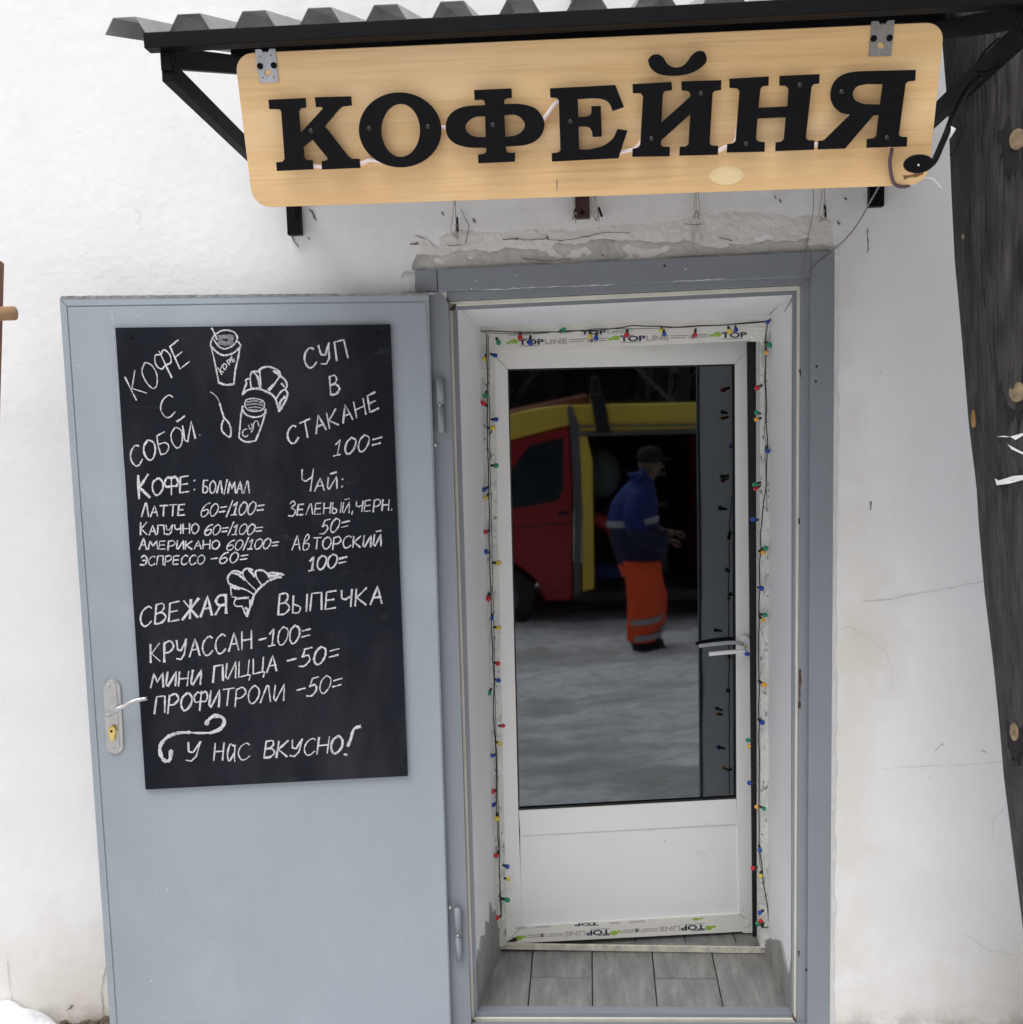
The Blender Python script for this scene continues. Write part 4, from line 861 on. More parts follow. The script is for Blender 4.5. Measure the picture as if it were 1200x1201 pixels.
# milky light hose threaded behind the letters
hose = [(352,192),(380,196),(420,193),(434,188),(450,190),(470,192),(490,187),(506,172),(515,152),(524,151),(534,163),(560,169),(590,170),(618,166),(632,148),(642,134),(655,119),(662,135),(664,165),(672,184),(700,184),(727,179),(746,174),(757,160),(772,160),(796,140),(820,112),(823,150),(829,176),(842,177),(850,173),(862,168),(868,140),(880,132),(900,131),(928,131),(935,150),(940,168),(957,170),(968,166),(985,150),(1002,133),(1030,131),(1037,155),(1044,173)]
tube('light_hose', smooth_path([SIGN.pt(x, y, .006) for x, y in hose], 4), .0034, M_led, sg, n=10)
sheet('wood_plug', [ell(852,206,20,11,28,rot=-2)], SIGN, .0007, .0012, M_plug, sg)
for pl in ([(299.5,58.5),(323,57.5),(327,96.5),(304.5,98)], [(1022,25.5),(1049,24),(1045,66),(1018.5,66.5)]):
    a, b, c_, d = [np.array(p) for p in pl]
    Q = lambda s, t_: tuple((a*(1-s)+b*s)*(1-t_)+(d*(1-s)+c_*s)*t_)
    def circ(s, t_, r):
        c0 = np.array(Q(s, t_)); return [tuple(c0+r*np.array([math.cos(q), math.sin(q)])) for q in np.linspace(0, 2*math.pi, 13)[:-1]]
    outer = [Q(0,0),Q(.28,0),Q(.42,.12),Q(.5,.06),Q(.58,.12),Q(.72,0),Q(1,0),Q(1,1),Q(0,1)]
    pt = sheet('fixing_plate', [outer, circ(.5,.70,4.2), circ(.22,.2,1.3), circ(.78,.2,1.3), circ(.22,.84,1.2), circ(.78,.84,1.2)], SIGN, .0022, .002, M_zinc, sg)
    for s in (.15,.85): disc_on(SIGN, *Q(s,.5), .0022, .0052, M_black, 'screw', pt, h=.0025)
M_pur = mat('purple_brown_cable', (.10,.05,.07,1), .5, .2, 60, 0)
tube('power_cable', smooth_path([SIGN.pt(1046,174,.012), SIGN.pt(1043.5,190,.010), SIGN.pt(1045,205,.008), SIGN.pt(1049,216,.006), SIGN.pt(1058,219.5,.004), SIGN.pt(1066,218,-.004)], 5), .0032, M_pur, sg, n=8)
crack([(1060,208),(1075,206),(1082,203)], 3.0, mat('scorch', (.20,.11,.05,1), .8, .3, 60, 0), SIGN, .0006, sg, 'stain')
crack([(653,212),(653.4,224)], .8, M_crack, SIGN, .0006, sg, 'stain', .1)

# black disc on a bent stem hanging before the sign's lower right corner
dk = thing('stem_disc', 'small round black disc lamp on a curved stem at the sign\'s lower right corner', 'hanger', tuple(SIGN.pt(1078,192,.03)))
c0 = SIGN.pt(1078,192,.035); prism('black_disc', [SIGN.pt(x, y, .035) for x, y in ell(1078,192.5,17,11,26,rot=-8)], -SIGN.n*.012, M_black, dk, bevel=.002)
disc_on(SIGN, 1077, 194, .035, .002, M_steel, 'screw', dk, h=.001)
tube('stem', smooth_path([SIGN.pt(1088,196,.03), SIGN.pt(1096,188,.03), SIGN.pt(1104,170,.025), SIGN.pt(1110,156,.02), WY(-.74).pt(1118,135), WY(-.72).pt(1132,108), WY(-.74).pt(1150,90)], 5), .0055, M_black, dk, n=8)
tube('white_sleeve', [SIGN.pt(1110,161,.012), SIGN.pt(1117,150,.012)], .0065, M_white, dk, n=10)
cbz = thing('loose_cable', 'thin black cable drooping from the canopy brace in front of the dark log', 'cable', tuple(WY(-.6).pt(1150,90)))
tube('cable', smooth_path([WY(-.74).pt(1172,45), WY(-.72).pt(1160,55), WY(-.70).pt(1148,70), WY(-.68).pt(1145,84), WY(-.7).pt(1160,84), WY(-.7).pt(1176,78)], 6), .002, M_black, cbz)
tube('cable', smooth_path([WY(-.74).pt(1120,130), WY(-.7).pt(1128,150), WY(-.68).pt(1122,172), WY(-.7).pt(1114,182)], 6), .0012, M_black, cbz)
wt = thing('white_wire_tail', 'short white wire tail sticking out past the lower right corner of the sign', 'wire', tuple(WY(-.6).pt(1088,208)))
tube('wire_strand', smooth_path([SIGN.pt(1080,209,-.012), WY(-.7).pt(1092,209), WY(-.68).pt(1098,214), WY(-.68).pt(1104,221)], 5), .0014, M_white, wt)
# grey cable from the sign down to the frame's corner
gc = thing('grey_cable', 'grey cable hanging slantwise from the sign to the top right corner of the door frame', 'cable', tuple(P1.pt(975,293)))
tube('cable', smooth_path([SIGN.pt(1031,218,-.02), WY(-.5).pt(1022,234), WY(-.25).pt(1006,262), WY(-.08).pt(992,280), WY(-.02).pt(975,295), WY(-.018).pt(955,312), WY(-.018).pt(944,330), WY(.0).pt(938,336)], 6), .0016, M_wire, gc)
tube('cable', smooth_path([WY(-.02).pt(954,222), WY(-.02).pt(953,250), WY(-.01).pt(948,275), WY(-.02).pt(944,300), WY(-.022).pt(941,322), WY(-.01).pt(937,334)], 6), .0009, M_wire, gc)
# binding-wire loops with black heat-shrink ends hanging under the sign
for i, (x, y0, y1, lab) in enumerate(((534,232,283,'leftmost wire tail hanging from beneath the sign over bare cement'),(672,228,263,'wire tail left of the middle canopy post below the sign'),
                         (698,228,262,'wire tail right of the middle canopy post below the sign'),(817,226,262,'looped wire tail hanging below the letter Й of the sign'),(965,220,264,'wire tail hanging near the top right of the door frame'))):
    th_ = thing('wire_tail', lab, 'wire', tuple(WY(-.03).pt(x, y0)), group='wire tails hanging under the sign')
    for k in range(3):
        xx = x+random.uniform(-3,3); P_ = [WY(-.06).pt(x+random.uniform(-1,1), y0-8), WY(-.035).pt(xx, y0+(y1-y0)*.4), WY(-.02).pt(xx+random.uniform(-3,3), y0+(y1-y0)*.75), WY(-.015).pt(x+random.uniform(-5,5), y1-random.uniform(0,8)), WY(-.03).pt(x+random.uniform(0,4), y0+(y1-y0)*.6)]
        tube('wire_strand', smooth_path(P_, 4), .0011, M_twine, th_, n=5)
    if i != 3:
        tube('black_sleeve', [WY(-.03).pt(x+(2 if i != 2 else 4), y0+(y1-y0)*.45), WY(-.022).pt(x+(3 if i != 2 else 8), y0+(y1-y0)*.78)], .003, M_black, th_)

# ================================================================= LOG POST
edge = [(1098,-60),(1106,40),(1114,140),(1117,220),(1121,300),(1130,400),(1138,500),(1147,570),(1150,620),(1157,700),(1168,790),(1174,850),(1180,920),(1190,1000),(1199,1070),(1210,1160),(1224,1260)]
PL_ = WY(-.34)
LY = -.36
lg = thing('log_post', 'thick weathered dark grey log post leaning beside the white wall', 'log', tuple(np.array([PL_.pt(1224,1260)[0]+.16, -.36, -.05])))
pts = []; 
for i, (x, y) in enumerate(edge):
    p = PL_.pt(x, y); pts.append((p[0], p[2]))
pts = pts[::-1]                                # bottom to top
zlo, zhi = pts[0][1], pts[-1][1]
def edge_x(z):
    if z <= zlo: return pts[0][0]+(zlo-z)*.13
    for (xa,za),(xb,zb) in zip(pts, pts[1:]):
        if za <= z <= zb: return xa+(xb-xa)*(z-za)/(zb-za)
    return pts[-1][0]-(z-zhi)*.07
RV = 132; v = []; zz = np.arange(-.3, 4.9, .04)
for z in zz:
    r0 = .165-.006*z; cx = edge_x(z)+r0
    for k in range(RV):
        a = 2*math.pi*k/RV; rr = r0*(1+.035*mn.noise(Vector((math.cos(a)*2.2, math.sin(a)*2.2, z*.8)))+.02*mn.noise(Vector((math.cos(a)*9, math.sin(a)*9, z*.7)))+.022*mn.noise(Vector((math.cos(a)*26, math.sin(a)*26, z*1.1)))+.008*mn.noise(Vector((math.cos(a)*12, math.sin(a)*12, z*11))))
        if abs(math.cos(a)+1) < .15: rr = r0
        # drying cracks along the grain
        for ca, cw_ in ((-1.75,.03),(-1.2,.025),(-2.45,.02)):
            da = (a-2*math.pi if a > math.pi else a)-ca-.12*math.sin(z*1.3+ca)
            if abs(da) < .06: rr -= cw_*.7*(1-abs(da)/.06)*max(0, mn.noise(Vector((z*.9, ca, 2)))+.35)
        v.append((cx+rr*math.cos(a), LY+rr*math.sin(a), z))
nz = len(zz)
f = [(j*RV+k, j*RV+(k+1) % RV, (j+1)*RV+(k+1) % RV, (j+1)*RV+k) for j in range(nz-1) for k in range(RV)]+[tuple((nz-1)*RV+k for k in range(RV))]
mk('trunk', v, f, M_log, lg, smooth=True)
def log_front(px, py):                         # where the sight line meets the log
    d = ray(px, py)
    for i in range(4000):
        p = CAM+d*(1.6+i*.0005); r0 = .165-.006*p[2]; 
        if math.hypot(p[0]-edge_x(p[2])-r0, p[1]-LY) < r0: return p, np.array([p[0]-edge_x(p[2])-r0, p[1]-LY, 0])/r0
    return CAM+d*2.3, np.array([0,-1.,0])
for (x, y, rx, rz, lab) in ((1193,164,.015,.021,None),(1193,460,.016,.021,None),(1190,858,.013,.021,None),(1142,491,.008,.020,'orange resin knot'),(1130,278,.004,.006,None)):
    p, n_v = log_front(x, y); s = np.cross([0,0,1.], n_v); out = [p+n_v*.004+s*rx*math.cos(t_)+np.array([0,0,1.])*rz*math.sin(t_) for t_ in np.linspace(0, 2*math.pi, 17)[:-1]]
    ring = [p+n_v*.001+s*rx*2.1*math.cos(t_)*(1+.45*mn.noise(Vector((math.cos(t_)*2, math.sin(t_)*2, y))))+np.array([0,0,1.])*rz*2.9*math.sin(t_)*(1+.8*mn.noise(Vector((math.cos(t_)*5, math.sin(t_)*5, y+3)))) for t_ in np.linspace(0, 2*math.pi, 61)[:-1]]
    kb = prism('knot', out, -n_v*.012, M_knot if not lab else mat('resin_knot', (.38,.18,.06,1), .6, .4, 40, .1, 60), lg, bevel=.0015)
    if rx > .01: prism('knot_collar', ring, -n_v*.01, mat('black_bark_collar', (.012,.012,.015,1), .9, .4, 30, .3, 60), kb)
# scraps of torn notices
for lab, pcs in (('long white paper strip stapled across the log, lowest of the torn scraps', [[(1169,561),(1171,569),(1185,567),(1203,562),(1203,557),(1190,558),(1173,563.5)]]),
                 ('torn white notice scraps on the log just above the long paper strip', [[(1186,512),(1192,516),(1203,509),(1203,507),(1193,510)],[(1183,521),(1188,527),(1203,534),(1203,532),(1190,525)],[(1170,512),(1180,511),(1186,512.6),(1180,512.6)]])):
    tp = thing('torn_paper', lab, 'paper', tuple(log_front(1190,540)[0]))
    for pc in pcs:
        P_ = []
        for x, y in pc: p, n_v = log_front(x, y); P_.append(p+n_v*.006)
        nn = log_front(1190, pc[0][1])[1]; prism('scrap', P_, -nn*.0012, M_paper, tp)

# ================================================================= LADDER at the left edge
LD = WY(-.28)
pt_ = LD.pt(4, 298); pb_ = LD.pt(3.0, 420); sl_x = .0
la = thing('wooden_ladder', 'old brown wooden ladder leaning on the white wall at the far left', 'ladder', (pt_[0]-.22, -.6, -.06))
top = np.array([pt_[0]-.084, -.20, pt_[2]]); 
xb_ = WY(-.45).pt(-2, 900); bot = np.array([pt_[0]-.032, -.72, -.11])
WL = .42
for k in range(2):
    dx = -WL*k; t_ = top+np.array([dx,0,0]); b_ = bot+np.array([dx*1.05,0,0])
    bar('stile', b_, t_, .06, .045, M_ladder, la, up=(0,1,0), bevel=.006)
for i in range(7):
    s = .94-.135*i; p = bot+(top-bot)*s; tube('rung', [p+np.array([-WL*1.02-.05,0,0]), p+np.array([0.070 if i == 0 else .028,0,0])], .017, mat('rung_wood', (.42,.25,.13,1), .7, .3, 20, .2, 60), la, n=12)

# ================================================================= SNOW and grit at the wall foot
def heap(name, cx, cy, rx, ry, h, m, label=None, kind='structure', seed=0, amp=.25):
    v = []; n = 26
    for j in range(n+1):
        for i in range(n+1):
            u, w_ = i/n*2-1, j/n*2-1; d = math.sqrt(u*u+w_*w_); z = max(0, 1-d*d)**.7*h*(1+amp*mn.noise(Vector((u*2.3,w_*2.3,seed)))+amp*.5*mn.noise(Vector((u*6,w_*6,seed))))
            y_ = min(cy+w_*ry, -.003); v.append((cx+u*rx, y_, gz(cx+u*rx, y_)-.02+z))
    f = [(j*(n+1)+i, j*(n+1)+i+1, (j+1)*(n+1)+i+1, (j+1)*(n+1)+i) for j in range(n) for i in range(n)]
    o = mk(name, v, f, m, smooth=True, kind=kind); return o
gp_ = FLOOR.pt(25,1195)
heap('snow_pile', -1.62, -.10, .19, .16, .135, M_pile, seed=2); heap('snow_pile', -1.50, -.13, .16, .13, .10, M_pile, seed=5); heap('snow_pile', -1.95, -.2, .3, .25, .14, M_pile, seed=8)
v = []; f = []
for i in range(420):
    x = random.uniform(-1.5,-1.22); y = -abs(random.gauss(0,.05))-.008; hz = max(0,.05-.25*abs(x+1.33)); r = random.uniform(.003,.011); a, b = sphere((x, y, gz(x, y)+random.uniform(0,.02)*(1 if y > -.05 else .3)+(hz*.6 if y > -.06 else 0)), r, 5, 3, (1.3,1,.8)); n0 = len(v); v += a; f += [tuple(q+n0 for q in t_) for t_ in b]
mk('grit', v, f, M_soil, kind='stuff')

# ================================================================= YARD behind the camera (seen mirrored in the glass)
HQ = DOOR.pt(700, 700, -.012); HN = DOOR.n
def mir(p): p = np.array(p, float); return p-2*((p-HQ)@HN)*HN
def mkm(name, verts, faces, m, parent=None, **k):
    o = mk(name, [mir(p) for p in verts], [tuple(reversed(q)) for q in faces], m, parent, **k); return o
VP = WY(7.3)                                   # side of the van as the mirror shows it
def vprism(name, pix, depth, m, parent, off=0.0, bevel=.0, **k):
    fr_ = [VP.pt(x, y)+np.array([0,-off,0]) for x, y in pix]
    n = len(fr_); v = fr_+[p+np.array([0,depth,0]) for p in fr_]
    fs = [tuple(range(n)), tuple(range(2*n-1, n-1, -1))]+[(i, i+n, (i+1) % n+n, (i+1) % n) for i in range(n)]
    return fixn(mkm(name, v, fs, m, parent, bevel=bevel, **k))
M_red = mat('van_red_paint', (.42,.012,.02,1), .3, .1, 2, 0); overlay(M_red, (.10,.06,.05,1), 3, .5, .8, (1,1,1), .4, seed=2)
M_yel = mat('van_yellow_paint', (.90,.66,.08,1), .3, .1, 2, 0)
M_dk = mat('van_dark_trim', (.012,.012,.014,1), .4, .2, 10, 0); M_vg = mat('van_glass', (.02,.03,.035,1), .08, .2, 3, 0); M_vs = mat('van_silver_strip', (.13,.13,.15,1), .5, .2, 8, 0)
M_int = mat('van_interior', (.02,.02,.024,1), .9, .4, 5, 0); M_tarp = mat('roof_roll', (.33,.10,.05,1), .7, .3, 8, .1, 30); M_grey = mat('grey_bag', (.09,.11,.12,1), .9, .3, 9, .2, 30)
mb = mir(VP.pt(690,735)); van = thing('rescue_van', 'red van with yellow roof and open sliding side door parked across the yard', 'van', (mb[0], mb[1], mb[2]))
DV = 1.95
vprism('cab', [(416,640),(450,618),(516,598),(556,540),(590,520),(668,500),(672,540),(672,704),(640,706),(628,680),(605,662),(575,660),(552,672),(540,704),(408,706)], DV, M_red, van, bevel=.03)
vprism('windscreen', [(522,598),(560,541),(578,532),(545,597)], DV-.06, M_vg, van, off=-.03)
vprism('roof', [(556,538),(566,505),(578,493),(596,486),(630,478.5),(660,475),(930,470),(944,480),(945,502),(672,509),(668,499),(590,519)], DV-.02, M_yel, van, off=-.01, bevel=.03)
dr = vprism('cab_door', [(597,548),(622,516),(666,504),(670,560),(671,690),(648,696),(634,668),(606,655)], .03, M_red, van, off=.012, bevel=.012)
vprism('door_window', [(600,550),(622,522),(661,513),(660,574),(655,587),(600,597)], .01, M_vg, dr, off=.02, bevel=.004)
vprism('door_crease', [(600,618),(671,612),(671,614),(600,620)], .004, M_dk, dr, off=.0135); vprism('handle', [(655,600),(667,599),(667,603),(655,604)], .02, M_dk, dr, off=.03)
vprism('pillar_strip', [(665.5,478),(670,474.5),(679,500),(682,560),(682,640),(681,694),(673,698),(673.5,600),(670,520)], .02, M_vs, van, off=.016)
vprism('pillar', [(676,508),(688,512),(695,540),(697,690),(683,694),(683.5,600)], .18, M_yel, van, off=.014, bevel=.01)
vprism('door_rail', [(676,507),(945,501),(945,505),(676,512)], .05, M_vs, van, off=.02)
vprism('side_sill', [(672,694),(830,690),(830,704),(672,706)], DV, M_dk, van, bevel=.01)
vprism('rear_body', [(828,505),(945,500),(948,704),(925,706),(915,680),(895,665),(868,668),(852,705),(828,706)], DV, M_red, van, bevel=.03)
vprism('sliding_door', [(832,512),(930,508),(932,694),(832,694)], .035, M_yel, van, off=.05, bevel=.01)
vprism('load_floor', [(690,690),(830,690),(830,692),(690,692)], DV-.1, M_int, van, off=-.05)
vprism('far_side', [(690,509),(828,505),(828,692),(690,692)], .05, M_int, van, off=-(DV-.1)); vprism('bulkhead', [(686,509),(692,509),(692,692),(686,692)], DV-.2, M_int, van, off=-.1)
vprism('wing_mirror', [(588,560),(597,558),(598,582),(589,583)], .22, M_dk, van, off=.24, bevel=.02)
vprism('seat', [(700,600),(722,596),(726,690),(702,690)], .5, M_int, van, off=-.5, bevel=.05)
for q_, (xa_, ya_, xb_, yb_) in enumerate(((735,640,768,690),(772,655,795,690),(740,560,792,566),(742,600,792,606))): vprism('shelf_box' if q_ < 2 else 'shelf', [(xa_,ya_),(xb_,ya_),(xb_,yb_),(xa_,yb_)], .4, M_vs if q_ else M_grey, van, off=-.9, bevel=.01)
vprism('body_seam', [(671,520),(672.2,520),(673,700),(671.8,700)], .004, M_dk, van, off=.003); vprism('roof_gutter', [(668,499.5),(945,495.5),(945,497.5),(668,501.5)], .03, M_vs, van, off=.03)
vprism('bonnet_trim', [(404,690),(416,690),(416,712),(404,712)], DV-.1, M_dk, van, off=-.05, bevel=.01)
vprism('headlamp', [(413,640),(424,632),(426,655),(414,660)], .2, M_vg, van, off=.004)
for cxp in (590, 883):
    for yd in (0, DV-.22):
        c0 = VP.pt(cxp, 703)+np.array([0,yd,0]); R_ = .33
        v, f = tubem([c0+np.array([0,-.01,0]), c0+np.array([0,.0,0]), c0+np.array([0,.2,0]), c0+np.array([0,.21,0])], [R_*.9,R_,R_,R_*.9], 24); wh = mkm('wheel', v, f, M_dk, van)
        v, f = tubem([c0+np.array([0,-.02,0]), c0+np.array([0,.0,0])], [R_*.45,R_*.55], 16); mkm('rim', v, f, M_vs, wh)
v, f = tubem([VP.pt(560,506)+np.array([0,.1,0]), VP.pt(600,489)+np.array([0,.1,0]), VP.pt(690,470)+np.array([0,.14,0])], .075, 12); mkm('roof_roll', v, f, M_tarp, van, smooth=True)
vprism('roof_strap', [(692,462),(708,462),(716,508),(700,508)], .9, M_dk, van, off=.03, bevel=.01); vprism('beacon', [(694,440),(704,440),(706,468),(692,468)], .2, M_dk, van, off=-.3, bevel=.02)
v, f = sphere(VP.pt(706,560)+np.array([0,.5,0]), .24, 12, 8, (.9,1,1.1)); mkm('load_bag', v, f, M_grey, van, smooth=True)
v, f = tubem(smooth_path([VP.pt(697,610)+np.array([0,.2,0]), VP.pt(716,620)+np.array([0,.2,0]), VP.pt(726,640)+np.array([0,.2,0]), VP.pt(736,670)+np.array([0,.2,0])], 4), .07, 8); mkm('red_hose', v, f, M_red, van, smooth=True)
v, f = sphere(VP.pt(710,678)+np.array([0,.4,0]), .16, 10, 6, (1.6,1,.7)); mkm('blue_bag', v, f, mat('blue_bag', (.02,.06,.22,1), .8, .3, 8, 0), van, smooth=True)

# ---- man in workwear, mirrored too: built once in mirrored space from a jointed skeleton
MPL = WY(5.95)
def skin_mesh(joints, edges, sub=2):
    me = bpy.data.meshes.new('tmp'); me.from_pydata([tuple(j[0]) for j in joints], edges, []); o = bpy.data.objects.new('tmp', me); C.objects.link(o)
    sk = o.modifiers.new('s', 'SKIN'); sk.use_smooth_shade = True; me.skin_vertices[0].data[0].use_root = True
    for i, j in enumerate(joints): me.skin_vertices[0].data[i].radius = (j[1], j[2] if len(j) > 2 else j[1])
    ss = o.modifiers.new('u', 'SUBSURF'); ss.levels = sub; ss.render_levels = sub
    e = bpy.data.meshes.new_from_object(o.evaluated_get(bpy.context.evaluated_depsgraph_get()))
    v = [tuple(x.co) for x in e.vertices]; f = [tuple(p.vertices) for p in e.polygons]
    bpy.data.objects.remove(o); bpy.data.meshes.remove(me); bpy.data.meshes.remove(e); return v, f
feet = MPL.pt(755, 767); zg = feet[2]; ft_x = feet[0]; U_ = 1.0
def H(x, y, z): return np.array([ft_x+x, 5.95+y, zg+z])      # x right in the mirror = where he faces
mf = mir(H(0,0,0)); man = thing('person', 'person in dark cap, blue jacket and orange trousers bending by the open van', 'person', tuple(mf))
M_skin = mat('skin', (.15,.085,.06,1), .5, .1, 20, 0)  # darkened: the shade on the head is put into the skin colour
body_j = [(H(-.05,0,.95),.14,.12),(H(-.06,0,1.2),.13,.12),(H(-.04,0,1.42),.11,.12),(H(.02,0,1.52),.06),(H(.07,0,1.62),.09,.085),(H(.09,0,1.70),.085,.08),
          (H(-.04,-.10,.90),.085),(H(.02,-.11,.50),.06),(H(-.02,-.11,.10),.045),(H(.12,-.11,.05),.04),(H(-.04,.10,.90),.085),(H(-.01,.11,.50),.06),(H(-.07,.11,.10),.045),(H(.07,.11,.05),.04),
          (H(-.04,-.19,1.40),.06),(H(-.07,-.24,1.15),.05),(H(.14,-.20,1.02),.038),(H(.23,-.16,1.02),.03),(H(-.03,.19,1.40),.06),(H(0,.24,1.15),.05),(H(.22,.18,1.05),.038),(H(.31,.15,1.05),.03)]
body_e = [(0,1),(1,2),(2,3),(3,4),(4,5),(0,6),(6,7),(7,8),(8,9),(0,10),(10,11),(11,12),(12,13),(2,14),(14,15),(15,16),(16,17),(2,18),(18,19),(19,20),(20,21)]
v, f = skin_mesh(body_j, body_e)
hv, hf = sphere(H(.075,0,1.68), .1, 16, 12, (1.02,.82,1.18)); v = list(v); n0 = len(v); v += [tuple(a) for a in hv]; f = list(f)+[tuple(i+n0 for i in q) for q in hf]
mkm('body', v, f, M_skin, man, smooth=True)
M_blue = mat('blue_jacket', (.012,.03,.19,1), .8, .3, 8, .2, 30); M_nv = mat('navy_jacket', (.012,.014,.05,1), .8, .3, 8, .2, 30); M_or = mat('orange_workwear', (.95,.09,.015,1), .7, .2, 7, .2, 25); M_refl = mat('reflective_tape', (.34,.36,.38,1), .5, .1, 9, 0); M_cap = mat('black_cap', (.01,.01,.013,1), .9, .2, 9, 0)
def loft(rings, n=20):
    v = []; f = []
    for (c_, rx, ry) in rings:
        for i in range(n):
            t_ = 2*math.pi*i/n; wr = 1+.05*mn.noise(Vector((math.cos(t_)*2.5+c_[2]*6, math.sin(t_)*2.5, c_[2]*9))); v.append(c_+np.array([rx*wr*math.cos(t_), ry*wr*math.sin(t_), 0]))
    for j in range(len(rings)-1):
        for i in range(n): a = j*n+i; b = j*n+(i+1) % n; f.append((a, b, b+n, a+n))
    return v, f+[tuple(range(n-1, -1, -1)), tuple(range((len(rings)-1)*n, len(rings)*n))]
def dense(R_):
    out = []
    for (z0, x0_, a0, b0), (z1, x1_, a1, b1) in zip(R_, R_[1:]):
        for k in range(4): q = k/4; out.append((H(x0_+(x1_-x0_)*q, 0, z0+(z1-z0)*q), a0+(a1-a0)*q, b0+(b1-b0)*q))
    z, x_, a, b = R_[-1]; return out+[(H(x_, 0, z), a, b)]
torso = loft(dense([(.80,-.02,.19,.21),(.86,-.02,.215,.225),(1.0,-.06,.215,.22),(1.2,-.08,.22,.225),(1.36,-.06,.20,.225),(1.46,-.03,.15,.18),(1.54,0,.10,.11),(1.60,-.02,.10,.10)]))
arm1 = tubem(smooth_path([H(-.05,-.18,1.42), H(-.09,-.27,1.28), H(-.06,-.28,1.12), H(.08,-.24,1.02), H(.17,-.19,1.0)], 4), [.09]*6+[.085]*5+[.07]*6, 12)
arm2 = tubem(smooth_path([H(-.05,.18,1.42), H(-.05,.27,1.28), H(0,.28,1.12), H(.14,.22,1.03), H(.24,.17,1.02)], 4), [.09]*6+[.085]*5+[.07]*6, 12)
v, f = join([torso, arm1, arm2])
me_f = [0 if (sum(v[i][2] for i in q)/len(q)-zg) > 1.14 else 1 for q in f]
jo = mk('jacket', [mir(p) for p in v], [tuple(reversed(q)) for q in f], None, man, smooth=True, mats=[M_blue, M_nv], fm=me_f)
def band(z, rx, ry, x, h, name, m, par, y=0):
    v = []; n = 28
    for zz_, k_ in ((z-h,1),(z+h,1)):
        for i in range(n): t_ = 2*math.pi*i/n; v.append(H(x+rx*math.cos(t_), y+ry*math.sin(t_), zz_+.02*math.cos(t_)))
    mkm(name, v, [(i, (i+1) % n, (i+1) % n+n, i+n) for i in range(n)], m, par, smooth=True)
band(1.19,.226,.232,-.08,.028,'reflective_band',M_refl,jo)
def leg(yy, fx):
    R_ = [(.86,-.02,.165,.125),(.74,0,.16,.13),(.5,.03+fx,.145,.115),(.3,.02+fx,.14,.115),(.17,.0+fx,.13,.105),(.15,.0+fx,.12,.10)]; return [(c_+np.array([0,yy,0]), a, b) for c_, a, b in dense(R_)]
v, f = join([loft([(H(-.02,0,.70),.16,.17),(H(-.02,0,.80),.195,.21),(H(-.02,0,.93),.18,.20)]), loft(leg(-.12,-.03)), loft(leg(.12,.05))]); tro = mkm('trousers', v, f, M_or, man, smooth=True)
for yy in (-.12,.12):
    for z in (.20,.34): band(z,.146,.122,.0 if yy < 0 else .06,.024,'reflective_band',M_refl,tro,y=yy)
    v, f = skin_mesh([(H(-.04,yy,.18),.10),(H(-.04,yy,.08),.10),(H(.08,yy,.06),.09),(H(.2,yy,.05),.075)], [(0,1),(1,2),(2,3)]); mkm('boot', v, f, M_cap, man, smooth=True)
v, f = skin_mesh([(H(.01,0,1.52),.16),(H(-.07,0,1.58),.15)], [(0,1)]); mkm('hood', v, f, M_blue, jo, smooth=True)
v, f = sphere(H(.075,0,1.745), .118, 14, 10, (.98,.86,.78)); cp = mkm('cap', v, f, M_cap, man, smooth=True)
v, f = sphere(H(.18,0,1.715), .07, 10, 6, (1,1,.16)); mkm('peak', v, f, M_cap, cp, smooth=True)
for nm, pos, r, s3, mm in (('nose', H(.185,0,1.66), .016, (1.2,.8,1.2), M_skin), ('ear', H(.06,-.088,1.665), .022, (.8,.4,1.2), M_skin), ('ear', H(.06,.088,1.665), .022, (.8,.4,1.2), M_skin), ('eye', H(.158,-.035,1.685), .009, (.8,1,.8), M_cap), ('eye', H(.158,.035,1.685), .009, (.8,1,.8), M_cap), ('mouth', H(.160,0,1.612), .012, (.5,1.8,.4), M_red)):
    v, f = sphere(pos, r, 8, 6, s3); mkm(nm, v, f, mm, man, smooth=True)
for hx_, hy_, hz_ in ((.23,-.16,1.02),(.31,.15,1.05)):
    ms = []
    for k in range(4):
        yk = hy_+(k-1.5)*.019; ms.append(tubem(smooth_path([H(hx_,yk,hz_+.01), H(hx_+.05,yk,hz_+.005), H(hx_+.078-.004*abs(k-1.4),yk,hz_-.02), H(hx_+.075,yk,hz_-.042)], 3), .0088, 6))
    ms.append(tubem(smooth_path([H(hx_-.01,hy_-.03,hz_), H(hx_+.025,hy_-.045,hz_-.02), H(hx_+.05,hy_-.035,hz_-.04)], 3), .0105, 6)); v, f = join(ms); mkm('fingers', v, f, M_skin, man, smooth=True)

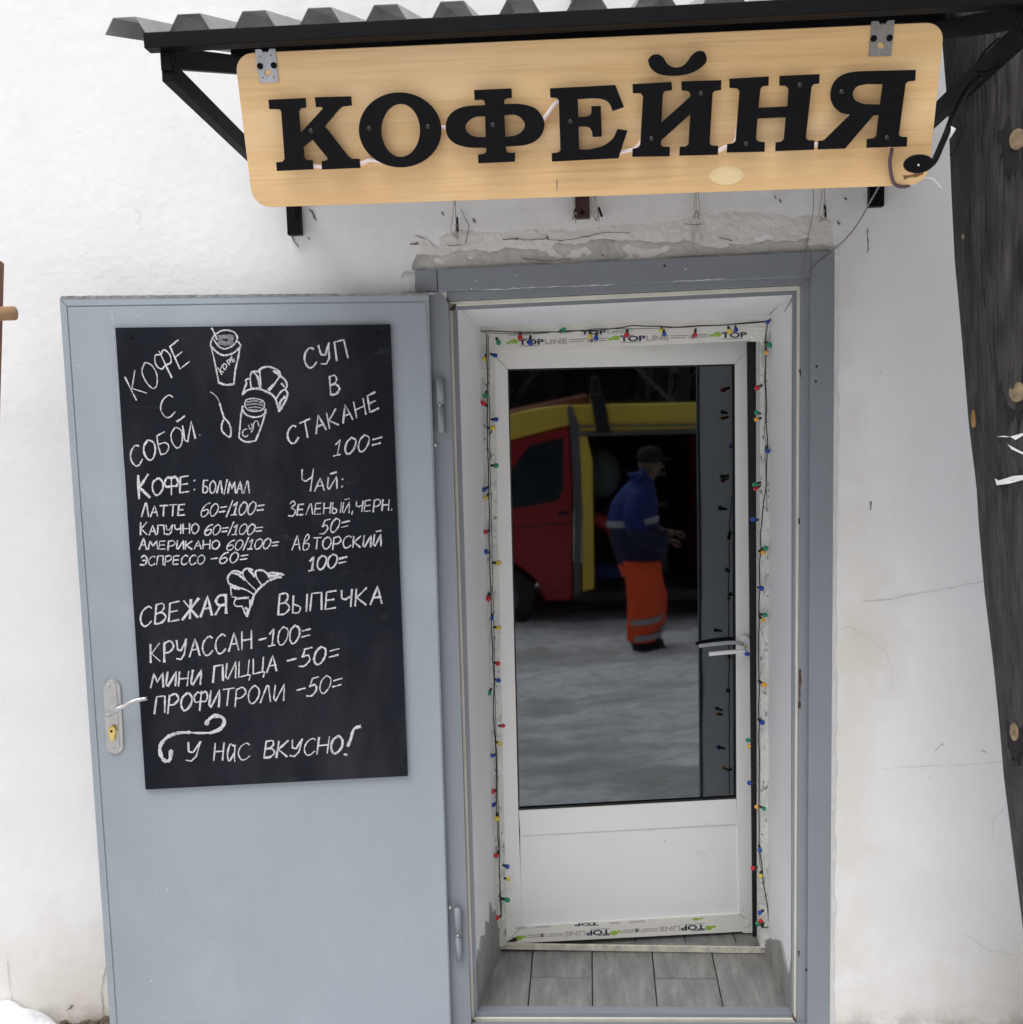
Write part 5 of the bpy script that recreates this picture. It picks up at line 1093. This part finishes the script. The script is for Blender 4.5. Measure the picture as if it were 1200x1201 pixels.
# ---- trees beyond the van
M_bark = mat('dark_bark', (.035,.03,.028,1), .9, .3, 8, 0); M_twig = mat('dark_twigs', (.022,.028,.02,1), .95, .4, 2, 0); M_twig2 = mat('bare_brown_twigs', (.13,.12,.115,1), .95, .4, 2, 0)
protos = []
for kind in range(4):
    hh = (7.5, 9, 6.5, 8)[kind]; tr_v, tr_f = tubem([(0,0,-.3),(.05,0,hh*.4),(0,.06,hh*.75),(.04,0,hh)], [.16,.12,.06,.01], 8); V = []; Fc = []; ms = []
    if kind % 2 == 0:      # spruce: drooping tiers of small needle sprays
        for i in range(2600):
            z = hh*(.06+.94*rnd()**.9); rr = (1-z/hh)*hh*.26+.06; a = rnd()*6.283; q = rr*math.sqrt(rnd()*.9+.1); x, y = q*math.cos(a), q*math.sin(a); z -= .25*q; s = .12+.1*rnd()
            b = rnd()*6.28; n0 = len(V); V += [(x,y,z),(x+s*math.cos(a+.35),y+s*math.sin(a+.35),z-.06),(x+s*1.5*math.cos(a),y+s*1.5*math.sin(a),z-.12-.05*rnd()),(x+s*math.cos(a-.35),y+s*math.sin(a-.35),z-.03)]; Fc.append((n0,n0+1,n0+2,n0+3))
    else:                  # bare deciduous: forking limbs and twigs
        def br(p, d, L, r, dep):
            e = p+d*L; ms.append(tubem([p, p+d*L*.5+np.array([rnd()-.5,rnd()-.5,0])*.08*L, e], [r, r*.8, r*.55], 4, False))
            if dep == 0: return
            for k in range(3 if dep > 1 else 4):
                nd = d+np.array([rnd()-.5, rnd()-.5, rnd()*.45-.05])*1.25; nd /= np.linalg.norm(nd); br(p+d*L*(.55+.45*rnd()), nd, L*(.6+.2*rnd()), r*.55, dep-1)
        for k in range(9):
            a = rnd()*6.28; z = hh*(.15+.08*k); d = np.array([math.cos(a), math.sin(a), .9]); br(np.array([0,0,z]), d/np.linalg.norm(d), 1.1*(1-z/hh)+.7, .05, 3)
        V, Fc = join(ms)
    tm = bpy.data.meshes.new('trunk'); tm.from_pydata([tuple(a) for a in tr_v], [], tr_f); tm.materials.append(M_bark)
    cm = bpy.data.meshes.new('crown'); cm.from_pydata([tuple(a) for a in V], [], Fc); cm.materials.append(M_twig if kind % 2 == 0 else M_twig2); protos.append((tm, cm))
ORD = 'first second third fourth fifth sixth seventh eighth ninth tenth eleventh twelfth thirteenth fourteenth'.split()
for i in range(14):
    k = random.choice((0,1,2,3)); px_ = 420+i*38+random.uniform(-12,12); Yv = 17+random.uniform(0,9); p = mir(WY(Yv).pt(px_, 600)); p[2] = gz(p[0], p[1])
    t_ = bpy.data.objects.new('spruce_tree' if k % 2 == 0 else 'bare_tree', None); C.objects.link(t_); t_.location = p; s = random.uniform(.75,1.15); t_.scale = (s,s,s); t_.rotation_euler.z = rnd()*6.28
    t_['label'] = ('dark spruce' if k % 2 == 0 else 'leafless tree')+', '+ORD[i]+' tree from the left in the row mirrored behind the van'; t_['category'] = 'tree'
    t_['group'] = 'trees beyond the yard'
    for nm, me in (('trunk', protos[k][0]), ('crown', protos[k][1])): o = bpy.data.objects.new(nm, me); C.objects.link(o); o.parent = t_
# dense dark thicket behind them
V = []; Fc = []
for i in range(14000):
    px_ = random.uniform(300,1150); Yv = random.uniform(28,34); q = mir(WY(Yv).pt(px_, 600)); z = gz(q[0], q[1])+rnd()**.8*7.5; s = .25+.3*rnd(); a = rnd()*6.28; b = rnd()*3
    d1 = np.array([math.cos(a), math.sin(a), .3*math.sin(b)])*s; d2 = np.array([.3*math.sin(a), .3, 1])*s; p = np.array([q[0], q[1], z]); n0 = len(V); V += [p, p+d1, p+d1+d2, p+d2*.8]; Fc.append((n0,n0+1,n0+2,n0+3))
mk('thicket', V, Fc, M_twig, kind='stuff')
